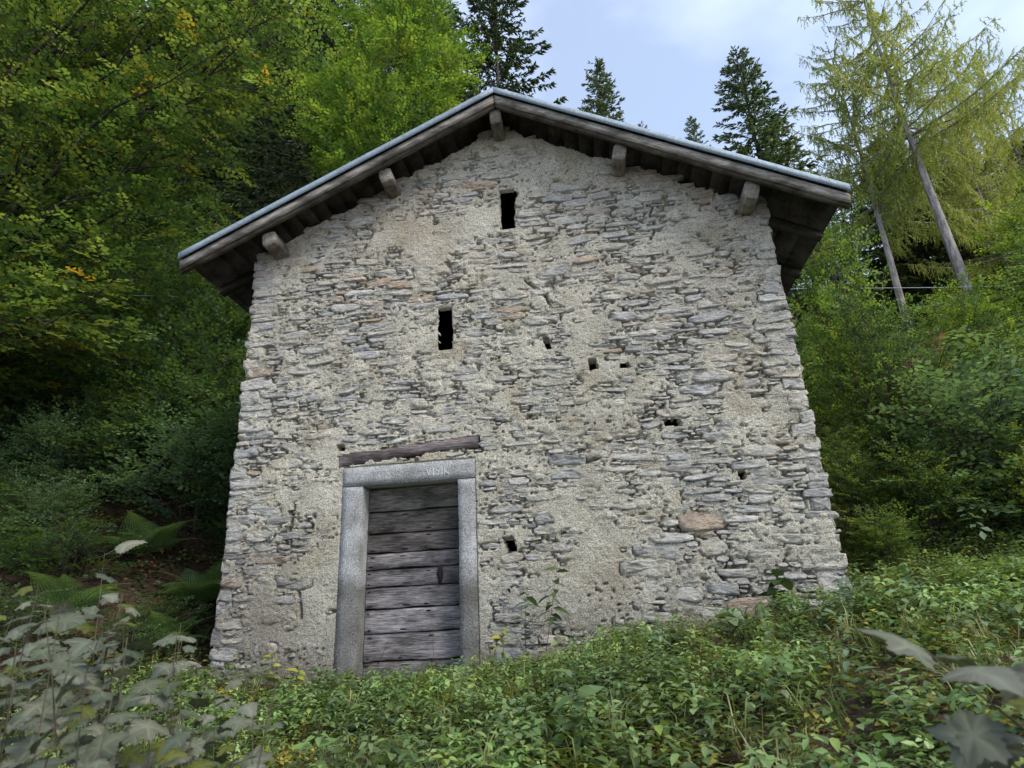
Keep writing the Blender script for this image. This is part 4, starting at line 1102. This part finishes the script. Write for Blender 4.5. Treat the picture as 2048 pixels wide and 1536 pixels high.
def shoot(base_p, top_p, n_, size, label, name='maple_shoot', cat='leafy shoot', group=None, pick=(.3, .28, .18, .12, .12), seed=1, mat_=None, meshes=None, spread=.6, bend=.05, facing=-.15):
    r = np.random.default_rng(seed); base_p = np.array(base_p, float); top_p = np.array(top_p, float)
    t_ = tag(empty(name, tuple(base_p)), label, cat, group); d = top_p - base_p; ln = np.linalg.norm(d)
    c = bez(np.zeros(3), d * .5 + r.normal(0, bend * ln, 3), d, 9)
    V, F = tubes([c], [np.linspace(.0038, .0010, 9)], 6); mk('stem', V, [F], mat_ or M['stem'], t_, smooth=True)
    for k in range(n_):
        u = .38 + .62 * (k + .4 + r.random() * .6) / n_; u = min(u, 1); f = u * 8; i0 = min(int(f), 7); p = c[i0] + (c[i0 + 1] - c[i0]) * (f - i0)
        az = k * 2.4 + r.normal(0, .4); s = size * r.uniform(.65, 1.2) * (1 if u < .9 else .75)
        X_ = Vector((math.cos(az), math.sin(az), r.normal(.0, .3))).normalized()
        N_ = Vector((r.normal(0, .38), r.normal(facing, .38), 1)).normalized()
        Y_ = N_.cross(X_).normalized(); Z_ = X_.cross(Y_)
        o = link('leaf', (meshes or PALE)[r.choice(len(meshes or PALE), p=(np.array(pick[:len(meshes or PALE)]) / sum(pick[:len(meshes or PALE)])))], t_)
        mt = Matrix((X_, Y_, Z_)).transposed().to_4x4()
        q = Vector(p) + X_ * s * spread
        o.matrix_local = Matrix.Translation(q) @ mt @ Matrix.Diagonal((s, s, s, 1))
    return t_
shoot((-1.70, 2.1, -1.0), (-1.92, 2.2, .27), 17, .115, 'tall pale maple shoot standing above the other shoots at lower left', seed=2, spread=.35, facing=-.5)
shoot((-1.35, 1.95, -1.0), (-1.38, 1.95, .0), 13, .10, 'pale maple shoot with one big round leaf near the left wall corner', seed=3, spread=.35, facing=-.5)
shoot((-1.75, 1.9, -1.1), (-1.98, 2.05, .10), 12, .11, 'pale maple shoot left of the tallest one', seed=13, spread=.35, facing=-.5)
rr = np.random.default_rng(8)
for q in range(38):
    y = rr.uniform(1.0, 1.95); x = -y * rr.uniform(.56, 1.10) + .0
    g_ = float(terrain(x, y)); tz = .05 + rr.uniform(-.16, .06) + (-.16 if x / y > -.72 else 0)
    shoot((x, y, g_), (x + rr.normal(0, .06), y + rr.normal(0, .06), tz), 21, .068, 'pale grey-green maple shoot in the thicket at the lower left corner', group='pale maple shoots at lower left', seed=20 + q, spread=.3, facing=-.55)
# right foreground branches
shoot((.66, 1.0, -.30), (.43, 1.0, -.08), 9, .10, 'pale lobed leaves on a twig reaching in from the right edge', name='maple_twig', cat='twig', seed=52, spread=.25, facing=-.25, pick=(.5, .1, .2, .25, .0))
shoot((.70, 1.05, -.40), (.46, 1.0, -.19), 6, .080, 'lower pale leafy twig at the right edge under the first twig', name='maple_twig', cat='twig', seed=57, spread=.25, facing=-.25, pick=(.4, .2, .2, .2, .1))
shoot((.45, .95, -.36), (.08, 1.0, -.255), 8, .080, 'pale leafy twig lying along the bottom edge right of centre', name='maple_twig', cat='twig', seed=62, spread=.25, facing=-.25, pick=(.4, .2, .1, .3, .1))

# small plants in front of the wall
def small_leaf(seed, colr, w=.26):
    LV, LF = leaf_hi(.3, w)
    return mkmesh('leaf', LV, [LF], M['herb'], np.tile(np.array(colr), (len(LV), 1)), smooth=True)
GL = [small_leaf(1, (.05, .09, .03)), small_leaf(2, (.07, .12, .04))]; YL = [small_leaf(3, (.30, .28, .04)), small_leaf(4, (.20, .25, .05))]
def on(x, y): return (x, y, float(terrain(x, y)))
shoot(on(-.62, 6.05), (-.45, 6.0, .32), 18, .17, 'thin dark sapling leaning right in front of the wall right of the door', name='sapling', cat='sapling', seed=71, meshes=GL, pick=(.5, .5), spread=0, mat_=M['bark'])
shoot(on(-.78, 6.05), (-.74, 6.0, .16), 14, .14, 'short upright sapling left of the leaning dark one', name='sapling', cat='sapling', seed=72, meshes=GL, pick=(.5, .5), spread=0, mat_=M['bark'])
shoot(on(-.95, 5.9), (-.97, 5.9, -.17), 12, .12, 'yellow-leaved seedling just right of the door surround', name='seedling', cat='seedling', seed=73, meshes=YL, pick=(.5, .5), spread=0)
shoot(on(-3.15, 5.95), (-3.2, 5.9, -.30), 12, .10, 'yellow-green seedling at the foot of the wall left of the door', name='seedling', cat='seedling', seed=74, meshes=YL, pick=(.3, .7), spread=0)
shoot(on(-2.85, 5.7), (-2.80, 5.7, -.42), 10, .10, 'yellow seedling beside the left door jamb', name='seedling', cat='seedling', seed=75, meshes=YL, pick=(.5, .5), spread=0)
shoot(on(-2.2, 5.8), (-2.0, 5.8, -.20), 6, .04, 'dry dark stalk leaning before the door', name='dry_stalk', cat='dry stalk', seed=76, meshes=[small_leaf(9, (.03, .025, .02))], pick=(1,), spread=0, mat_=M['bark'])
shoot(on(-1.55, 5.7), (-1.58, 5.7, -.05), 10, .035, 'thin brown seed stalk before the right side of the door', name='dry_stalk', cat='dry stalk', seed=77, meshes=[small_leaf(10, (.14, .10, .05))], pick=(1,), spread=0)
shoot(on(1.45, 5.9), (1.5, 5.85, .22), 12, .17, 'dock plant with broad dark leaves by the wall foot near the right corner', name='dock_plant', cat='plant', seed=78, meshes=[small_leaf(11, (.04, .075, .025), .4)], pick=(1,), spread=0)
shoot(on(.85, 5.2), (.9, 5.15, -.08), 14, .15, 'pale broad-leaved plant in the herbs before the wall', name='dock_plant', cat='plant', seed=79, meshes=[small_leaf(12, (.12, .18, .08), .42)], pick=(1,), spread=0)
shoot(on(-.2, 3.1), (-.18, 3.1, -.30), 18, .13, 'tall bright-leaved herb standing out in the middle foreground', name='herb_plant', cat='plant', seed=80, meshes=[small_leaf(13, (.09, .15, .06), .28)], pick=(1,), spread=0, mat_=M['green_stem'])

# boulder at the left corner
def boulder(x, y, s, label, seed, sq=(1.2, .9, .6)):
    r = np.random.default_rng(seed); n1, n2 = 14, 9; V = []
    for i_ in range(n2):
        ph = math.pi * i_ / (n2 - 1)
        for j_ in range(n1):
            th = 2 * math.pi * j_ / n1; q = 1 + .22 * (float(vn(np.array(3 * math.cos(th) + seed), np.array(3 * math.sin(th) * math.sin(ph) + 2 * ph), 1, seed)) - .5) * 2
            V.append((sq[0] * q * math.sin(ph) * math.cos(th), sq[1] * q * math.sin(ph) * math.sin(th), sq[2] * q * math.cos(ph)))
    V = np.array(V) * s; i, j = np.meshgrid(np.arange(n1), np.arange(n2 - 1)); a = (j * n1 + i).reshape(-1); b_ = (j * n1 + (i + 1) % n1).reshape(-1)
    o = mk('boulder', V, [np.stack([a, a + n1, b_ + n1, b_], 1)], M['stone'], None, np.array([.24, .23, .22]), loc=(x, y, float(terrain(x, y)) + s * .25))
    return tag(o, label, 'rock')
boulder(-4.30, 6.15, .20, 'grey boulder lying at the foot of the left house corner', 4)

# cable
P = [(-12, 10.6, 7.1), (-9.0, 10.9, 6.85), (-5, 13.0, 6.9), (1, 14.2, 7.05), (5.2, 14.0, 6.94), (8.6, 14.0, 6.55), (16, 14.0, 5.9)]
V, F = tubes([np.array(P)], [np.full(len(P), .008)], 6)
tag(mk('overhead_cable', V, [F], M['cable'], None, smooth=True), 'thin grey cable strung across behind the house', 'cable')
